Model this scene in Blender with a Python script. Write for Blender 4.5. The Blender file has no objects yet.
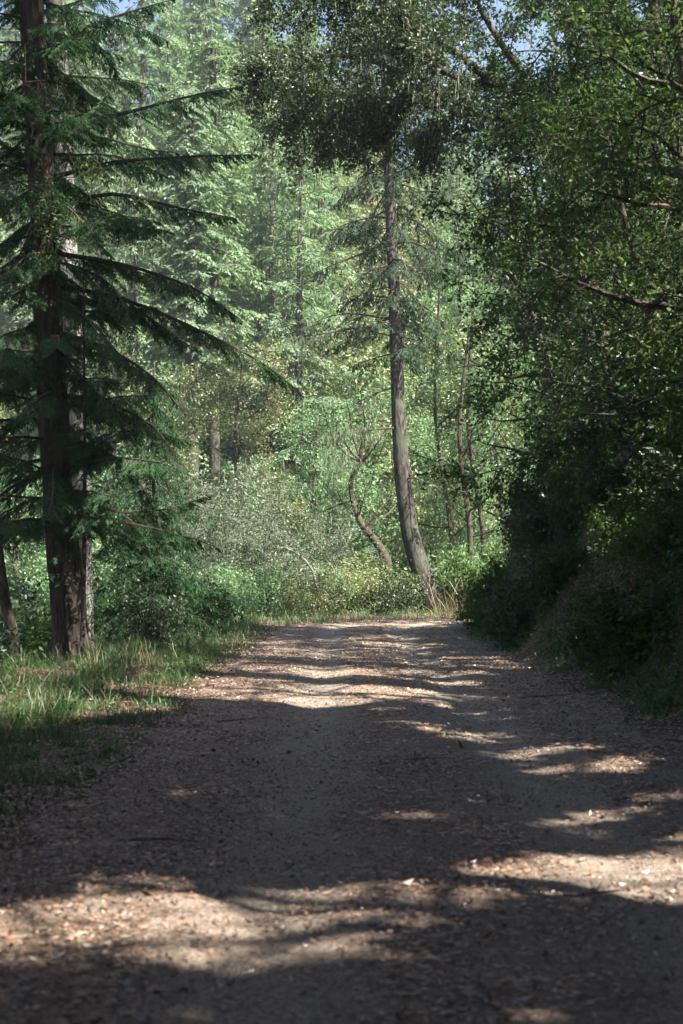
import bpy, math, random
import numpy as np
from mathutils import Vector

R = math.radians
sc = bpy.context.scene
col = sc.collection
F_PX = 1422.0            # focal length in pixels of the 683 x 1024 frame
HOR = 575.0              # picture row of the horizon

# ------------------------------------------------------------------ camera
cam_d = bpy.data.cameras.new('camera')
cam = bpy.data.objects.new('camera', cam_d)
col.objects.link(cam)
cam_d.sensor_fit = 'VERTICAL'
cam_d.sensor_height = 36.0
cam_d.lens = 50.0
cam.location = (0, 0, 1.5)
cam.rotation_euler = (R(90) + math.atan((HOR - 512) / F_PX), 0, 0)
cam_d.clip_start = 0.05
cam_d.clip_end = 2000
cam_d.dof.use_dof = True
cam_d.dof.focus_distance = 42.0
cam_d.dof.aperture_fstop = 3.2
sc.camera = cam

# ------------------------------------------------------------------ sky, sun, exposure
SUN_EL, SUN_AZ = R(52), R(-35)        # azimuth measured from +x towards +y (ahead of the camera)
SUN = np.array([math.cos(SUN_EL) * math.cos(SUN_AZ), math.cos(SUN_EL) * math.sin(SUN_AZ), math.sin(SUN_EL)])
world = bpy.data.worlds.new("World")
sc.world = world
world.use_nodes = True
wn = world.node_tree
sky = wn.nodes.new('ShaderNodeTexSky')
sky.sky_type = 'NISHITA'
sky.sun_disc = False
sky.sun_elevation = SUN_EL
sky.sun_rotation = R(90) - SUN_AZ
sky.air_density = 1.2
sky.dust_density = 2.5
sky.ozone_density = 2.5
bgn = wn.nodes['Background']
bgn.inputs['Strength'].default_value = 0.052
wn.links.new(sky.outputs[0], bgn.inputs[0])

sun_d = bpy.data.lights.new('sun', 'SUN')
sun_d.energy = 5.0
sun_d.angle = R(0.5)
sun_d.color = (1.0, 0.94, 0.84)
sun = bpy.data.objects.new('sun', sun_d)
col.objects.link(sun)
sun.rotation_euler = Vector(SUN).to_track_quat('Z', 'Y').to_euler()
sun.location = (30, 20, 60)

sc.view_settings.view_transform = 'Standard'
sc.view_settings.look = 'None'
sc.view_settings.gamma = 1.0
sc.view_settings.exposure = 2.25
sc.render.engine = 'CYCLES'
cy = sc.cycles
cy.max_bounces = 6
cy.diffuse_bounces = 2
cy.glossy_bounces = 2
cy.transmission_bounces = 3
cy.transparent_max_bounces = 4
cy.use_denoising = True
try:
    cy.denoiser = 'OPENIMAGEDENOISE'
except Exception:
    pass
cy.sample_clamp_indirect = 4.0
cy.caustics_reflective = False
cy.caustics_refractive = False

# ------------------------------------------------------------------ numpy geometry kit
rng = np.random.default_rng(7)

def at(px, py, d):
    """world point seen at picture pixel (px, py) at distance d along the road"""
    return np.array([(px - 341.5) / F_PX * d, d, 1.5 + (HOR - py) / F_PX * d])

def nrm(v):
    return v / np.maximum(np.linalg.norm(v, axis=-1, keepdims=True), 1e-9)

class Geo:
    """collects vertices and quads; build() links them as one mesh object"""
    def __init__(self):
        self.v, self.q, self.mi, self.n = [], [], [], 0
    def add(self, v, q, mi=0):
        v = np.asarray(v, float).reshape(-1, 3)
        q = np.asarray(q, np.int64).reshape(-1, 4)
        if len(q) == 0:
            return self
        self.v.append(v); self.q.append(q + self.n); self.mi.append(np.full(len(q), mi))
        self.n += len(v)
        return self
    def arrays(self):
        return np.concatenate(self.v), np.concatenate(self.q), np.concatenate(self.mi)
    def mesh(self, name, mats, smooth=False):
        V, Q, MI = self.arrays()
        me = bpy.data.meshes.new(name)
        me.vertices.add(len(V)); me.vertices.foreach_set('co', V.astype(np.float32).ravel())
        me.loops.add(Q.size); me.loops.foreach_set('vertex_index', Q.astype(np.int32).ravel())
        me.polygons.add(len(Q)); me.polygons.foreach_set('loop_start', np.arange(0, Q.size, 4, dtype=np.int32))
        me.polygons.foreach_set('material_index', MI.astype(np.int32))
        me.polygons.foreach_set('use_smooth', np.full(len(Q), smooth))
        for m in (mats if isinstance(mats, (list, tuple)) else [mats]):
            me.materials.append(m)
        me.update(calc_edges=True)
        return me
    def build(self, name, mats, parent=None, smooth=False, label=None):
        o = bpy.data.objects.new(name, self.mesh(name, mats, smooth))
        col.objects.link(o)
        if parent is not None:
            o.parent = parent
        if label:
            o['label'] = label
        return o

def thing(name, label, cat, loc=(0, 0, 0), rz=0, group=None, scale=1.0):
    o = bpy.data.objects.new(name, None)
    o.empty_display_size = 0.3
    col.objects.link(o)
    o.location = loc
    o.rotation_euler = (0, 0, rz)
    o.scale = (scale, scale, scale)
    o['label'] = label
    o['category'] = cat
    if group:
        o['group'] = group
    return o

def tag(o, label=None, cat=None, group=None, kind=None):
    for k, v in (('label', label), ('category', cat), ('group', group), ('kind', kind)):
        if v:
            o[k] = v
    return o

def dup(root, loc, rz=0, scale=1.0, label=None, group=None, tilt=(0, 0)):
    r = root.copy()
    col.objects.link(r)
    r.location = loc
    r.rotation_euler = (tilt[0], tilt[1], rz)
    r.scale = (scale, scale, scale) if np.isscalar(scale) else scale
    if label:
        r['label'] = label
    if group:
        r['group'] = group
    for ch in root.children:
        c = ch.copy()
        col.objects.link(c)
        c.parent = r
    return r

def frames(t):
    """two unit vectors perpendicular to each direction t"""
    up = np.where(np.abs(t[..., 2:3]) < 0.9, np.array([0, 0, 1.0]), np.array([1.0, 0, 0]))
    a = nrm(np.cross(up, t))
    return a, np.cross(t, a)

def segs(geo, A, B, ra, rb, n=3, mi=0):
    """many straight tapered twigs at once"""
    A = np.asarray(A); B = np.asarray(B)
    if len(A) == 0:
        return
    ra = np.broadcast_to(ra, (len(A),)); rb = np.broadcast_to(rb, (len(A),))
    u, w = frames(nrm(B - A))
    ang = np.arange(n) * 2 * math.pi / n
    ring = np.cos(ang)[None, :, None] * u[:, None] + np.sin(ang)[None, :, None] * w[:, None]
    V = np.concatenate([A[:, None] + ring * ra[:, None, None], B[:, None] + ring * rb[:, None, None]], 1)
    k = np.arange(n); k2 = (k + 1) % n
    q = np.stack([k, k2, k2 + n, k + n], 1)
    Q = q[None] + (np.arange(len(A)) * 2 * n)[:, None, None]
    geo.add(V, Q, mi)

def tube(geo, pts, radii, n=8, mi=0, rough=0.0, seed=0, cap=True):
    """one smooth tapered tube along a polyline, with fluted bark relief when rough > 0"""
    pts = np.asarray(pts, float); radii = np.asarray(radii, float)
    t = nrm(np.gradient(pts, axis=0))
    u, _ = frames(t[:1]); u = u[0]
    ang = np.arange(n) * 2 * math.pi / n
    rr = np.random.default_rng(seed)
    flute = np.zeros(n)
    for f in range(2, 9):
        flute += rr.normal() * np.cos(f * ang + rr.uniform(0, 6.28)) / f ** 0.6
    V = []
    for i in range(len(pts)):
        u = u - t[i] * np.dot(u, t[i]); u = u / np.linalg.norm(u)
        w = np.cross(t[i], u)
        r = radii[i] * (1 + rough * (flute * 0.5 + rr.normal(size=n) * 0.35))
        V.append(pts[i] + (np.cos(ang) * r)[:, None] * u + (np.sin(ang) * r)[:, None] * w)
    V = np.concatenate(V)
    k = np.arange(n); k2 = (k + 1) % n
    q = np.stack([k, k2, k2 + n, k + n], 1)
    Q = (q[None] + (np.arange(len(pts) - 1) * n)[:, None, None]).reshape(-1, 4)
    geo.add(V, Q, mi)
    if cap and n >= 4 and n % 2 == 0:
        b = (len(pts) - 1) * n
        qs = [[b, b + j, b + j + 1, b + j + 2] for j in range(1, n - 2, 2)]
        geo.q.append(np.array(qs) + geo.n - len(V)); geo.mi.append(np.full(len(qs), mi))

def leaves(geo, C, T, N, L, W, mi=0, fold=0.0):
    """kite-shaped leaves: base C, direction T, rough normal N, length L, width W"""
    if len(C) == 0:
        return
    L = np.broadcast_to(L, (len(C),))[:, None]; W = np.broadcast_to(W, (len(C),))[:, None]
    T = nrm(T); B = nrm(np.cross(N, T)); M = np.cross(T, B)
    mid = C + T * L * 0.42 - M * L * fold
    V = np.stack([C, mid + B * W / 2, C + T * L, mid - B * W / 2], 1)
    geo.add(V, np.arange(len(C) * 4).reshape(-1, 4), mi)

def blades(geo, C, T, L, W, bend, r, mi=0):
    """arched grass blades made of three quads each"""
    n = len(C)
    T = nrm(T)
    a = r.uniform(0, 6.28, n)
    side = np.stack([np.cos(a), np.sin(a), np.zeros(n)], 1)
    out = np.stack([-np.sin(a), np.cos(a), np.zeros(n)], 1)
    L = np.broadcast_to(L, (n,)); W = np.broadcast_to(W, (n,)); bend = np.broadcast_to(bend, (n,))
    rows = []
    for s, w in ((0, 1), (0.4, 0.85), (0.75, 0.55), (1.0, 0.08)):
        p = C + T * (L * s * (1 - 0.25 * bend * s))[:, None] + out * (L * bend * s * s)[:, None] - np.array([0, 0, 1]) * (L * bend * 0.55 * s ** 3)[:, None]
        rows += [p - side * (W * w / 2)[:, None], p + side * (W * w / 2)[:, None]]
    V = np.stack(rows, 1)
    q = np.array([[0, 1, 3, 2], [2, 3, 5, 4], [4, 5, 7, 6]])
    geo.add(V, q[None] + (np.arange(n) * 8)[:, None, None], mi)

def sines(x, y, seed, wl, oct_=4):
    """smooth pseudo-noise, roughly -1..1"""
    rr = np.random.default_rng(seed)
    o = np.zeros(np.broadcast(x, y).shape); amp = 1.0; tot = 0
    for i in range(oct_):
        for _ in range(3):
            a = rr.uniform(0, 6.28); k = 2 * math.pi / (wl / 1.9 ** i) * rr.uniform(0.7, 1.3)
            o = o + amp * np.sin((x * math.cos(a) + y * math.sin(a)) * k + rr.uniform(0, 6.28))
        tot += amp * 1.7; amp *= 0.55
    return o / tot

def sstep(a, b, x):
    t = np.clip((x - a) / (b - a), 0, 1)
    return t * t * (3 - 2 * t)

# ------------------------------------------------------------------ materials
def new_mat(name):
    m = bpy.data.materials.new(name)
    m.use_nodes = True
    nt = m.node_tree
    for n in list(nt.nodes):
        nt.nodes.remove(n)
    out = nt.nodes.new('ShaderNodeOutputMaterial')
    return m, nt, out

def ramp(nt, stops, fac):
    r = nt.nodes.new('ShaderNodeValToRGB')
    e = r.color_ramp.elements
    while len(e) < len(stops):
        e.new(0.5)
    for i, (p, c) in enumerate(stops):
        e[i].position = p
        e[i].color = (*c, 1)
    nt.links.new(fac, r.inputs[0])
    return r.outputs[0]

def leaf_mat(name, stops, trans=0.4, gloss=0.03, rough=0.5, tr_tint=(1.05, 1.18, 0.7)):
    m, nt, out = new_mat(name)
    g = nt.nodes.new('ShaderNodeNewGeometry')
    oi = nt.nodes.new('ShaderNodeObjectInfo')
    ad = nt.nodes.new('ShaderNodeMath'); ad.operation = 'MULTIPLY_ADD'
    nt.links.new(oi.outputs['Random'], ad.inputs[0]); ad.inputs[1].default_value = 0.35 if name != 'litter_leaf' else 0.15
    ml = nt.nodes.new('ShaderNodeMath'); ml.operation = 'MULTIPLY'
    nt.links.new(g.outputs['Random Per Island'], ml.inputs[0]); ml.inputs[1].default_value = 0.65 if name != 'litter_leaf' else 0.85
    nt.links.new(ml.outputs[0], ad.inputs[2])
    c = ramp(nt, stops, ad.outputs[0])
    d = nt.nodes.new('ShaderNodeBsdfDiffuse'); nt.links.new(c, d.inputs[0])
    t = nt.nodes.new('ShaderNodeBsdfTranslucent')
    mx = nt.nodes.new('ShaderNodeVectorMath'); mx.operation = 'MULTIPLY'
    nt.links.new(c, mx.inputs[0]); mx.inputs[1].default_value = tr_tint
    nt.links.new(mx.outputs[0], t.inputs[0])
    s = nt.nodes.new('ShaderNodeMixShader'); s.inputs[0].default_value = trans
    nt.links.new(d.outputs[0], s.inputs[1]); nt.links.new(t.outputs[0], s.inputs[2])
    gl = nt.nodes.new('ShaderNodeBsdfGlossy'); gl.inputs['Roughness'].default_value = rough
    gl.inputs[0].default_value = (0.9, 0.95, 1, 1)
    s2 = nt.nodes.new('ShaderNodeMixShader'); s2.inputs[0].default_value = gloss
    nt.links.new(s.outputs[0], s2.inputs[1]); nt.links.new(gl.outputs[0], s2.inputs[2])
    nt.links.new(s2.outputs[0], out.inputs[0])
    return m

def bark_mat(name, c1, c2, scale=6.0, streak=5.0, bump=0.6, c3=None):
    m, nt, out = new_mat(name)
    tc = nt.nodes.new('ShaderNodeTexCoord')
    mp = nt.nodes.new('ShaderNodeMapping')
    mp.inputs['Scale'].default_value = (scale, scale, scale / streak)
    nt.links.new(tc.outputs['Object'], mp.inputs[0])
    n1 = nt.nodes.new('ShaderNodeTexNoise'); n1.inputs['Scale'].default_value = 2.2
    n1.inputs['Detail'].default_value = 6; n1.inputs['Roughness'].default_value = 0.65
    nt.links.new(mp.outputs[0], n1.inputs['Vector'])
    n2 = nt.nodes.new('ShaderNodeTexNoise'); n2.inputs['Scale'].default_value = 0.9
    n2.inputs['Detail'].default_value = 4
    nt.links.new(tc.outputs['Object'], n2.inputs['Vector'])
    ca = ramp(nt, [(0.32, tuple(x * 0.35 for x in c1)), (0.48, c1), (0.66, c2)], n1.outputs[0])
    mix = nt.nodes.new('ShaderNodeMix'); mix.data_type = 'RGBA'
    fac = ramp(nt, [(0.5, (0, 0, 0)), (0.68, (1, 1, 1))], n2.outputs[0])
    nt.links.new(fac, mix.inputs[0])
    nt.links.new(ca, mix.inputs[6])
    mix.inputs[7].default_value = (*(c3 or c2), 1)
    p = nt.nodes.new('ShaderNodeBsdfPrincipled')
    nt.links.new(mix.outputs[2], p.inputs['Base Color'])
    p.inputs['Roughness'].default_value = 0.92
    p.inputs['Specular IOR Level'].default_value = 0.2
    b = nt.nodes.new('ShaderNodeBump'); b.inputs['Strength'].default_value = bump; b.inputs['Distance'].default_value = 0.05
    nt.links.new(n1.outputs[0], b.inputs['Height']); nt.links.new(b.outputs[0], p.inputs['Normal'])
    nt.links.new(p.outputs[0], out.inputs[0])
    return m

M = {}
M['redwood_needle'] = leaf_mat('redwood_needle', [(0, (0.01, 0.039, 0.013)), (0.5, (0.021, 0.072, 0.022)), (0.85, (0.034, 0.101, 0.023)), (1, (0.052, 0.126, 0.029))], 0.35, 0.012, 0.6)
M['fir_needle'] = leaf_mat('fir_needle', [(0, (0.018, 0.041, 0.022)), (0.6, (0.036, 0.072, 0.034)), (1, (0.068, 0.108, 0.043))], 0.3, 0.008, 0.6)
M['oak_leaf'] = leaf_mat('oak_leaf', [(0, (0.016, 0.036, 0.014)), (0.5, (0.034, 0.064, 0.022)), (0.85, (0.06, 0.093, 0.03)), (1, (0.128, 0.128, 0.051))], 0.32, 0.04, 0.45)
M['bay_leaf'] = leaf_mat('bay_leaf', [(0, (0.025, 0.061, 0.017)), (0.5, (0.057, 0.11, 0.025)), (0.85, (0.103, 0.165, 0.035)), (1, (0.184, 0.22, 0.06))], 0.45, 0.018, 0.5)
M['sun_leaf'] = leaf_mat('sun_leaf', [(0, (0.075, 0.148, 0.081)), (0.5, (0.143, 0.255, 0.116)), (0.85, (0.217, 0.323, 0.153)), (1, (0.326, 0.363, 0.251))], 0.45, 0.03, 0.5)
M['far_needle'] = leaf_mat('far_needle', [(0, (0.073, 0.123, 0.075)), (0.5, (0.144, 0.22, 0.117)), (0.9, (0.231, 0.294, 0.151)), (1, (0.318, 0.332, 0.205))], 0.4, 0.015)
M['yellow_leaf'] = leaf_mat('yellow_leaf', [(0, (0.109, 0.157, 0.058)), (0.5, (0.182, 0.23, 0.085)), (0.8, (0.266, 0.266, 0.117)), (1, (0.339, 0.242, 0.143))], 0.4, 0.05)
M['grey_leaf'] = leaf_mat('grey_leaf', [(0, (0.063, 0.102, 0.049)), (0.6, (0.112, 0.162, 0.084)), (1, (0.189, 0.23, 0.14))], 0.3, 0.04)
M['lichen'] = leaf_mat('lichen', [(0, (0.136, 0.17, 0.112)), (0.6, (0.208, 0.238, 0.168)), (1, (0.288, 0.306, 0.232))], 0.35, 0.0)
M['grass_blade'] = leaf_mat('grass_blade', [(0, (0.021, 0.066, 0.012)), (0.6, (0.051, 0.123, 0.022)), (0.9, (0.087, 0.169, 0.031)), (1, (0.202, 0.236, 0.073))], 0.4, 0.06)
M['dry_grass'] = leaf_mat('dry_grass', [(0, (0.16, 0.128, 0.06)), (0.6, (0.272, 0.224, 0.12)), (1, (0.384, 0.32, 0.195))], 0.3, 0.05)
M['litter_leaf'] = leaf_mat('litter_leaf', [(0, (0.037, 0.022, 0.013)), (0.3, (0.102, 0.054, 0.03)), (0.55, (0.233, 0.126, 0.074)), (0.85, (0.379, 0.227, 0.141)), (1, (0.612, 0.427, 0.304))], 0.12, 0.10, 0.4, (1.1, 1, 0.8))
M['redwood_bark'] = bark_mat('redwood_bark', (0.035, 0.027, 0.022), (0.1, 0.078, 0.066), 7, 8, 1.0)
M['fir_bark'] = bark_mat('fir_bark', (0.04, 0.036, 0.032), (0.12, 0.105, 0.095), 6, 4, 1.0, (0.075, 0.085, 0.055))
M['pale_bark'] = bark_mat('pale_bark', (0.1, 0.095, 0.09), (0.28, 0.265, 0.25), 8, 5, 0.6)
M['oak_bark'] = bark_mat('oak_bark', (0.05, 0.04, 0.03), (0.13, 0.1, 0.08), 9, 3, 0.7, (0.08, 0.09, 0.04))
M['twig_bark'] = bark_mat('twig_bark', (0.04, 0.032, 0.026), (0.1, 0.08, 0.068), 12, 3, 0.2)
M['grey_twig'] = bark_mat('grey_twig', (0.13, 0.118, 0.108), (0.27, 0.245, 0.225), 12, 3, 0.2)

def ground_mat(name, soil, stone, litter, kind):
    m, nt, out = new_mat(name)
    tc = nt.nodes.new('ShaderNodeTexCoord')
    def noise(s, d=5, rg=0.6):
        n = nt.nodes.new('ShaderNodeTexNoise'); n.inputs['Scale'].default_value = s
        n.inputs['Detail'].default_value = d; n.inputs['Roughness'].default_value = rg
        nt.links.new(tc.outputs['Object'], n.inputs['Vector']); return n.outputs[0]
    def mixc(f, a, b):
        mx = nt.nodes.new('ShaderNodeMix'); mx.data_type = 'RGBA'
        nt.links.new(f, mx.inputs[0])
        for k, c in ((6, a), (7, b)):
            if isinstance(c, tuple):
                mx.inputs[k].default_value = (*c, 1)
            else:
                nt.links.new(c, mx.inputs[k])
        return mx.outputs[2]
    base = ramp(nt, [(0.3, tuple(x * 0.55 for x in soil)), (0.5, soil), (0.7, stone)], noise(1.3, 8, 0.7))
    v = nt.nodes.new('ShaderNodeTexVoronoi'); v.inputs['Scale'].default_value = 38 if kind == 'road' else 26
    nt.links.new(tc.outputs['Object'], v.inputs['Vector'])
    sep = nt.nodes.new('ShaderNodeSeparateColor'); nt.links.new(v.outputs['Color'], sep.inputs[0])
    chips = ramp(nt, [(0, tuple(x * 0.25 for x in litter)), (0.5, litter), (0.85, tuple(min(1, x * 1.7) for x in litter)), (1, tuple(min(1, x * 2.1) for x in stone))], sep.outputs[0])
    f = ramp(nt, [(0.42, (0, 0, 0)), (0.58, (1, 1, 1))], noise(0.7, 4, 0.7)) if kind == 'road' else ramp(nt, [(0.3, (0, 0, 0)), (0.5, (1, 1, 1))], noise(1.0, 4, 0.7))
    c = mixc(f, base, chips)
    if kind == 'road':
        at_ = nt.nodes.new('ShaderNodeAttribute'); at_.attribute_name = 'wear'
        wn_ = nt.nodes.new('ShaderNodeMath'); wn_.operation = 'MULTIPLY_ADD'
        nt.links.new(noise(2.2, 6, 0.7), wn_.inputs[0]); wn_.inputs[1].default_value = 1.5
        ad_ = nt.nodes.new('ShaderNodeMath'); ad_.operation = 'ADD'
        nt.links.new(at_.outputs['Fac'], ad_.inputs[0]); ad_.inputs[1].default_value = -0.95
        nt.links.new(ad_.outputs[0], wn_.inputs[2])
        c = mixc(ramp(nt, [(0.05, (0, 0, 0)), (0.6, (1, 1, 1))], wn_.outputs[0]), c, (0.31, 0.252, 0.205))
    fine = ramp(nt, [(0.35, (0.45, 0.45, 0.45)), (0.65, (1.35, 1.35, 1.35))], noise(55, 3, 0.7))
    mu = nt.nodes.new('ShaderNodeVectorMath'); mu.operation = 'MULTIPLY'
    nt.links.new(c, mu.inputs[0]); nt.links.new(fine, mu.inputs[1])
    p = nt.nodes.new('ShaderNodeBsdfPrincipled')
    nt.links.new(mu.outputs[0], p.inputs['Base Color'])
    p.inputs['Roughness'].default_value = 0.9
    p.inputs['Specular IOR Level'].default_value = 0.25
    b = nt.nodes.new('ShaderNodeBump'); b.inputs['Strength'].default_value = 1.0; b.inputs['Distance'].default_value = 0.035
    nt.links.new(noise(24, 6, 0.75), b.inputs['Height'])
    b2 = nt.nodes.new('ShaderNodeBump'); b2.inputs['Strength'].default_value = 0.5; b2.inputs['Distance'].default_value = 0.02
    nt.links.new(v.outputs['Distance'], b2.inputs['Height']); nt.links.new(b.outputs[0], b2.inputs['Normal'])
    nt.links.new(b2.outputs[0], p.inputs['Normal'])
    nt.links.new(p.outputs[0], out.inputs[0])
    return m
M['road'] = ground_mat('road', (0.26, 0.196, 0.15), (0.37, 0.305, 0.25), (0.21, 0.145, 0.105), 'road')
M['forest_floor'] = ground_mat('forest_floor', (0.09, 0.06, 0.042), (0.19, 0.12, 0.08), (0.11, 0.072, 0.05), 'soil')

# ------------------------------------------------------------------ terrain
def road_s(x, y):
    """signed distance from the road's centre line; positive on the uphill side"""
    x = np.asarray(x, float); y = np.asarray(y, float)
    straight = x - 0.65
    arc = 9 - np.hypot(x - 9.65, y - 38)
    s = np.where(y < 38, straight, arc)
    s = np.where((x >= 9.65) & (y >= 38), 47 - y, s)
    return np.where((x >= 9.65) & (y < 38), np.minimum(straight, 47 - y), s)

def road_z(x, y):
    s = road_s(x, y)
    z = 0.03 * np.sin(y * 0.35) + 0.02 * sines(x, y, 3, 6, 4)
    z = z - 0.05 * np.exp(-((s + 0.95) / 0.32) ** 2) - 0.05 * np.exp(-((s - 0.8) / 0.32) ** 2)
    return z

def terrain(x, y):
    x = np.asarray(x, float); y = np.asarray(y, float)
    s = road_s(x, y)
    wob = 0.35 * sines(y, x * 0.2, 11, 9, 4)
    z = road_z(x, y) * sstep(6, 2, np.abs(s))
    z = z - 0.05 * sstep(2.55, 2.2, np.abs(s + 0.25 * wob)) + 0.02
    # uphill bank
    wdt = 2.0 + 0.5 * sines(y, y * 0, 21, 14, 2) + 2.2 * np.exp(-((y - 22.0) / 2.3) ** 2)
    t = s - 2.75 - wob
    hb = 4.0 + 0.6 * sines(x, y, 5, 12, 3) - 1.6 * sstep(9, 2, y)
    z = z + hb * sstep(-0.1, 1.15, t / wdt) + 0.42 * np.clip(t - wdt, 0, 30) + 0.18 * sines(x, y, 8, 2.2, 4) * sstep(0, 1, t)
    # downhill side and valley
    dn = np.clip(-s - 5.2 - 4.5 * sstep(36, 46, y) + wob, 0, None)
    z = z - 9 * (1 - np.exp(-dn * 0.42 / 9)) + 0.12 * sines(x, y, 9, 2.5, 4) * sstep(2.6, 4, -s)
    z = z + 0.78 * np.minimum(np.clip(y - 74, 0, 74), 74 - 40 * sstep(2, 14, x) * sstep(40, 22, x)) + sines(x, y, 14, 22, 3) * 1.2 * sstep(65, 85, y)
    return z

def grid_patch(xs, ys, zf):
    X, Y = np.meshgrid(xs, ys)
    Z = zf(X, Y)
    V = np.stack([X, Y, Z], -1).reshape(-1, 3)
    nx, ny = len(xs), len(ys)
    i = (np.arange(ny - 1)[:, None] * nx + np.arange(nx - 1)[None]).ravel()
    return V, np.stack([i, i + 1, i + nx + 1, i + nx], 1)

xs = np.concatenate([np.linspace(-98, -30, 10), np.linspace(-28, -9, 20), np.linspace(-8.8, 9, 150), np.linspace(9.4, 30, 40), np.linspace(34, 98, 10)])
ys = np.concatenate([np.linspace(-38, -10, 8), np.linspace(-9, 0, 20), np.linspace(0.15, 56, 400), np.linspace(57, 160, 60), np.linspace(170, 255, 10)])
g = Geo(); g.add(*grid_patch(xs, ys, terrain))
tag(g.build('ground', M['forest_floor'], smooth=True), 'brown forest floor of soil and leaf litter', 'ground', kind='structure')

# the road: a strip swept along its centre line
def centre(t):
    if t < 38:
        return np.array([0.65, t]), np.array([0.0, 1.0])
    a = (t - 38) / 9
    if a < math.pi / 2:
        return np.array([9.65 - 9 * math.cos(a), 38 + 9 * math.sin(a)]), np.array([math.sin(a), math.cos(a)])
    return np.array([9.65 + (t - 38 - 9 * math.pi / 2), 47.0]), np.array([1.0, 0.0])
tt = np.concatenate([np.linspace(-25, 0, 30), np.linspace(0.1, 70, 560)])
ww = np.linspace(-2.75, 2.75, 56)
P = []
for t in tt:
    c, d = centre(t)
    nvec = np.array([d[1], -d[0]])
    P.append(c + ww[:, None] * nvec)
P = np.array(P)
X, Y = P[..., 0], P[..., 1]
Z = road_z(X, Y) + 0.035 - 0.09 * sstep(2.2, 2.7, np.abs(ww)[None] + 0.3 * sines(X, Y, 33, 1.7, 4)) + 0.012 * sines(X, Y, 31, 0.9, 3)
V = np.stack([X, Y, Z], -1).reshape(-1, 3)
i = (np.arange(len(tt) - 1)[:, None] * len(ww) + np.arange(len(ww) - 1)[None]).ravel()
g = Geo(); g.add(V, np.stack([i, i + 1, i + len(ww) + 1, i + len(ww)], 1))
road_o = g.build('road', M['road'], smooth=True)
wear = (np.exp(-((ww + 0.95) / 0.42) ** 2) + np.exp(-((ww - 0.8) / 0.42) ** 2)) * np.ones((len(tt), 1))
at_ = road_o.data.attributes.new('wear', 'FLOAT', 'POINT'); at_.data.foreach_set('value', wear.astype(np.float32).ravel())
tag(road_o, 'unpaved dirt road with gravel and fallen leaves', 'road', kind='structure')

# ------------------------------------------------------------------ where sunlight reaches the ground
def lit(x, y):
    """probability that a clump between this ground point and the sun is missing from the canopy"""
    x = np.asarray(x, float); y = np.asarray(y, float)
    u = y - 0.47 * (x - 0.5)
    wob = 0.30 * sines(x, y, 41, 2.6, 4) + 0.22 * sines(x, y, 40, 0.9, 3)
    def band(c, h, soft=0.25):
        return sstep(h + soft + 0.25, h + 0.05, np.abs(u + wob - c))
    v = band(6.55, 0.42) * sstep(-6, -5, x)
    v = np.maximum(v, 0.8 * band(4.8, 0.12) * (sines(x, y, 42, 1.6, 2) > 0.1))
    # sunlit strip across the road, widening over the left verge
    lo = 16.8 - 2.2 * np.clip(-1.7 - x, 0, 2.2) + 0.4 * np.clip(x - 1, 0, 2) + wob
    v = np.maximum(v, sstep(lo - 0.45, lo - 0.2, y) * sstep(20.6, 20.0, y + wob) * sstep(2.4, 1.6, x))
    v = np.maximum(v, sstep(20.6, 21.2, u) * sstep(24.5, 23.8, u) * sstep(-1.4, -0.4, x) * sstep(3.8, 3.2, x))
    fl = sines(x * 0.9 + 3, u * 2.2, 43, 2.2, 3)
    f2 = sines(x + 5, u * 1.7, 46, 1.0, 4)
    v = np.maximum(v, 0.95 * (f2 > 0.5) * (u < 16.5))
    v = np.maximum(v, 0.95 * (f2 > 0.2) * (sines(x, y, 47, 4.0, 2) > -0.25) * (u < 9.6))
    v = np.maximum(v, 0.95 * (f2 > 0.05) * (x > 1.3) * (u < 16.5))
    v = np.maximum(v, 0.95 * (f2 > 0.12) * (y < 5.5) * (x > -0.1))
    for c_ in (10.6, 11.9, 13.3, 14.7):
        v = np.maximum(v, band(c_ , 0.10) * sstep(0.9, 1.9, x + 0.5 * sines(x, y, 45 + int(c_), 2.5, 2)))
    v = np.maximum(v, 0.95 * (f2 > 0.1) * (y > 26) * (x > 2.6))
    v = np.maximum(v, strip(x, y))
    st = sines(x * 0.25, u * 1.5, 44, 4.2, 3)
    v = np.maximum(v, 0.95 * (st > -0.9) * (y > 20.5))
    v = np.where(y > 42, np.maximum(v, 0.9), v)
    return np.clip(v, 0, 1) * (np.abs(x - 0.3) < 6.5)

def strip(x, y):
    """the opening through which the sun reaches the bare strip of the bank"""
    return sstep(1.5, 1.1, np.abs(x - 3.9)) * sstep(2.2, 1.7, np.abs(y - 23.6))

def sunproj(P):
    k = P[:, 2] / SUN[2]
    return P[:, 0] - SUN[0] * k, P[:, 1] - SUN[1] * k

# ------------------------------------------------------------------ tree builders
def wander(r, a, d, length, n=8, jit=0.12, up=0.0):
    """a crooked limb as a polyline"""
    pts = [np.asarray(a, float)]
    d = nrm(np.asarray(d, float))
    for _ in range(n):
        d = nrm(d + r.normal(size=3) * jit + np.array([0, 0, up]))
        pts.append(pts[-1] + d * length / n)
    return np.array(pts)

def spline(pts, n=24):
    """Catmull-Rom through control points"""
    p = np.asarray(pts, float)
    p = np.vstack([2 * p[0] - p[1], p, 2 * p[-1] - p[-2]])
    out = []
    m = len(p) - 3
    for i in np.linspace(0, m - 1e-6, n):
        k = int(i); t = i - k
        a, b, c, d = p[k:k + 4]
        out.append(0.5 * (2 * b + (c - a) * t + (2 * a - 5 * b + 4 * c - d) * t * t + (3 * b - a - 3 * c + d) * t ** 3))
    return np.array(out)

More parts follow.
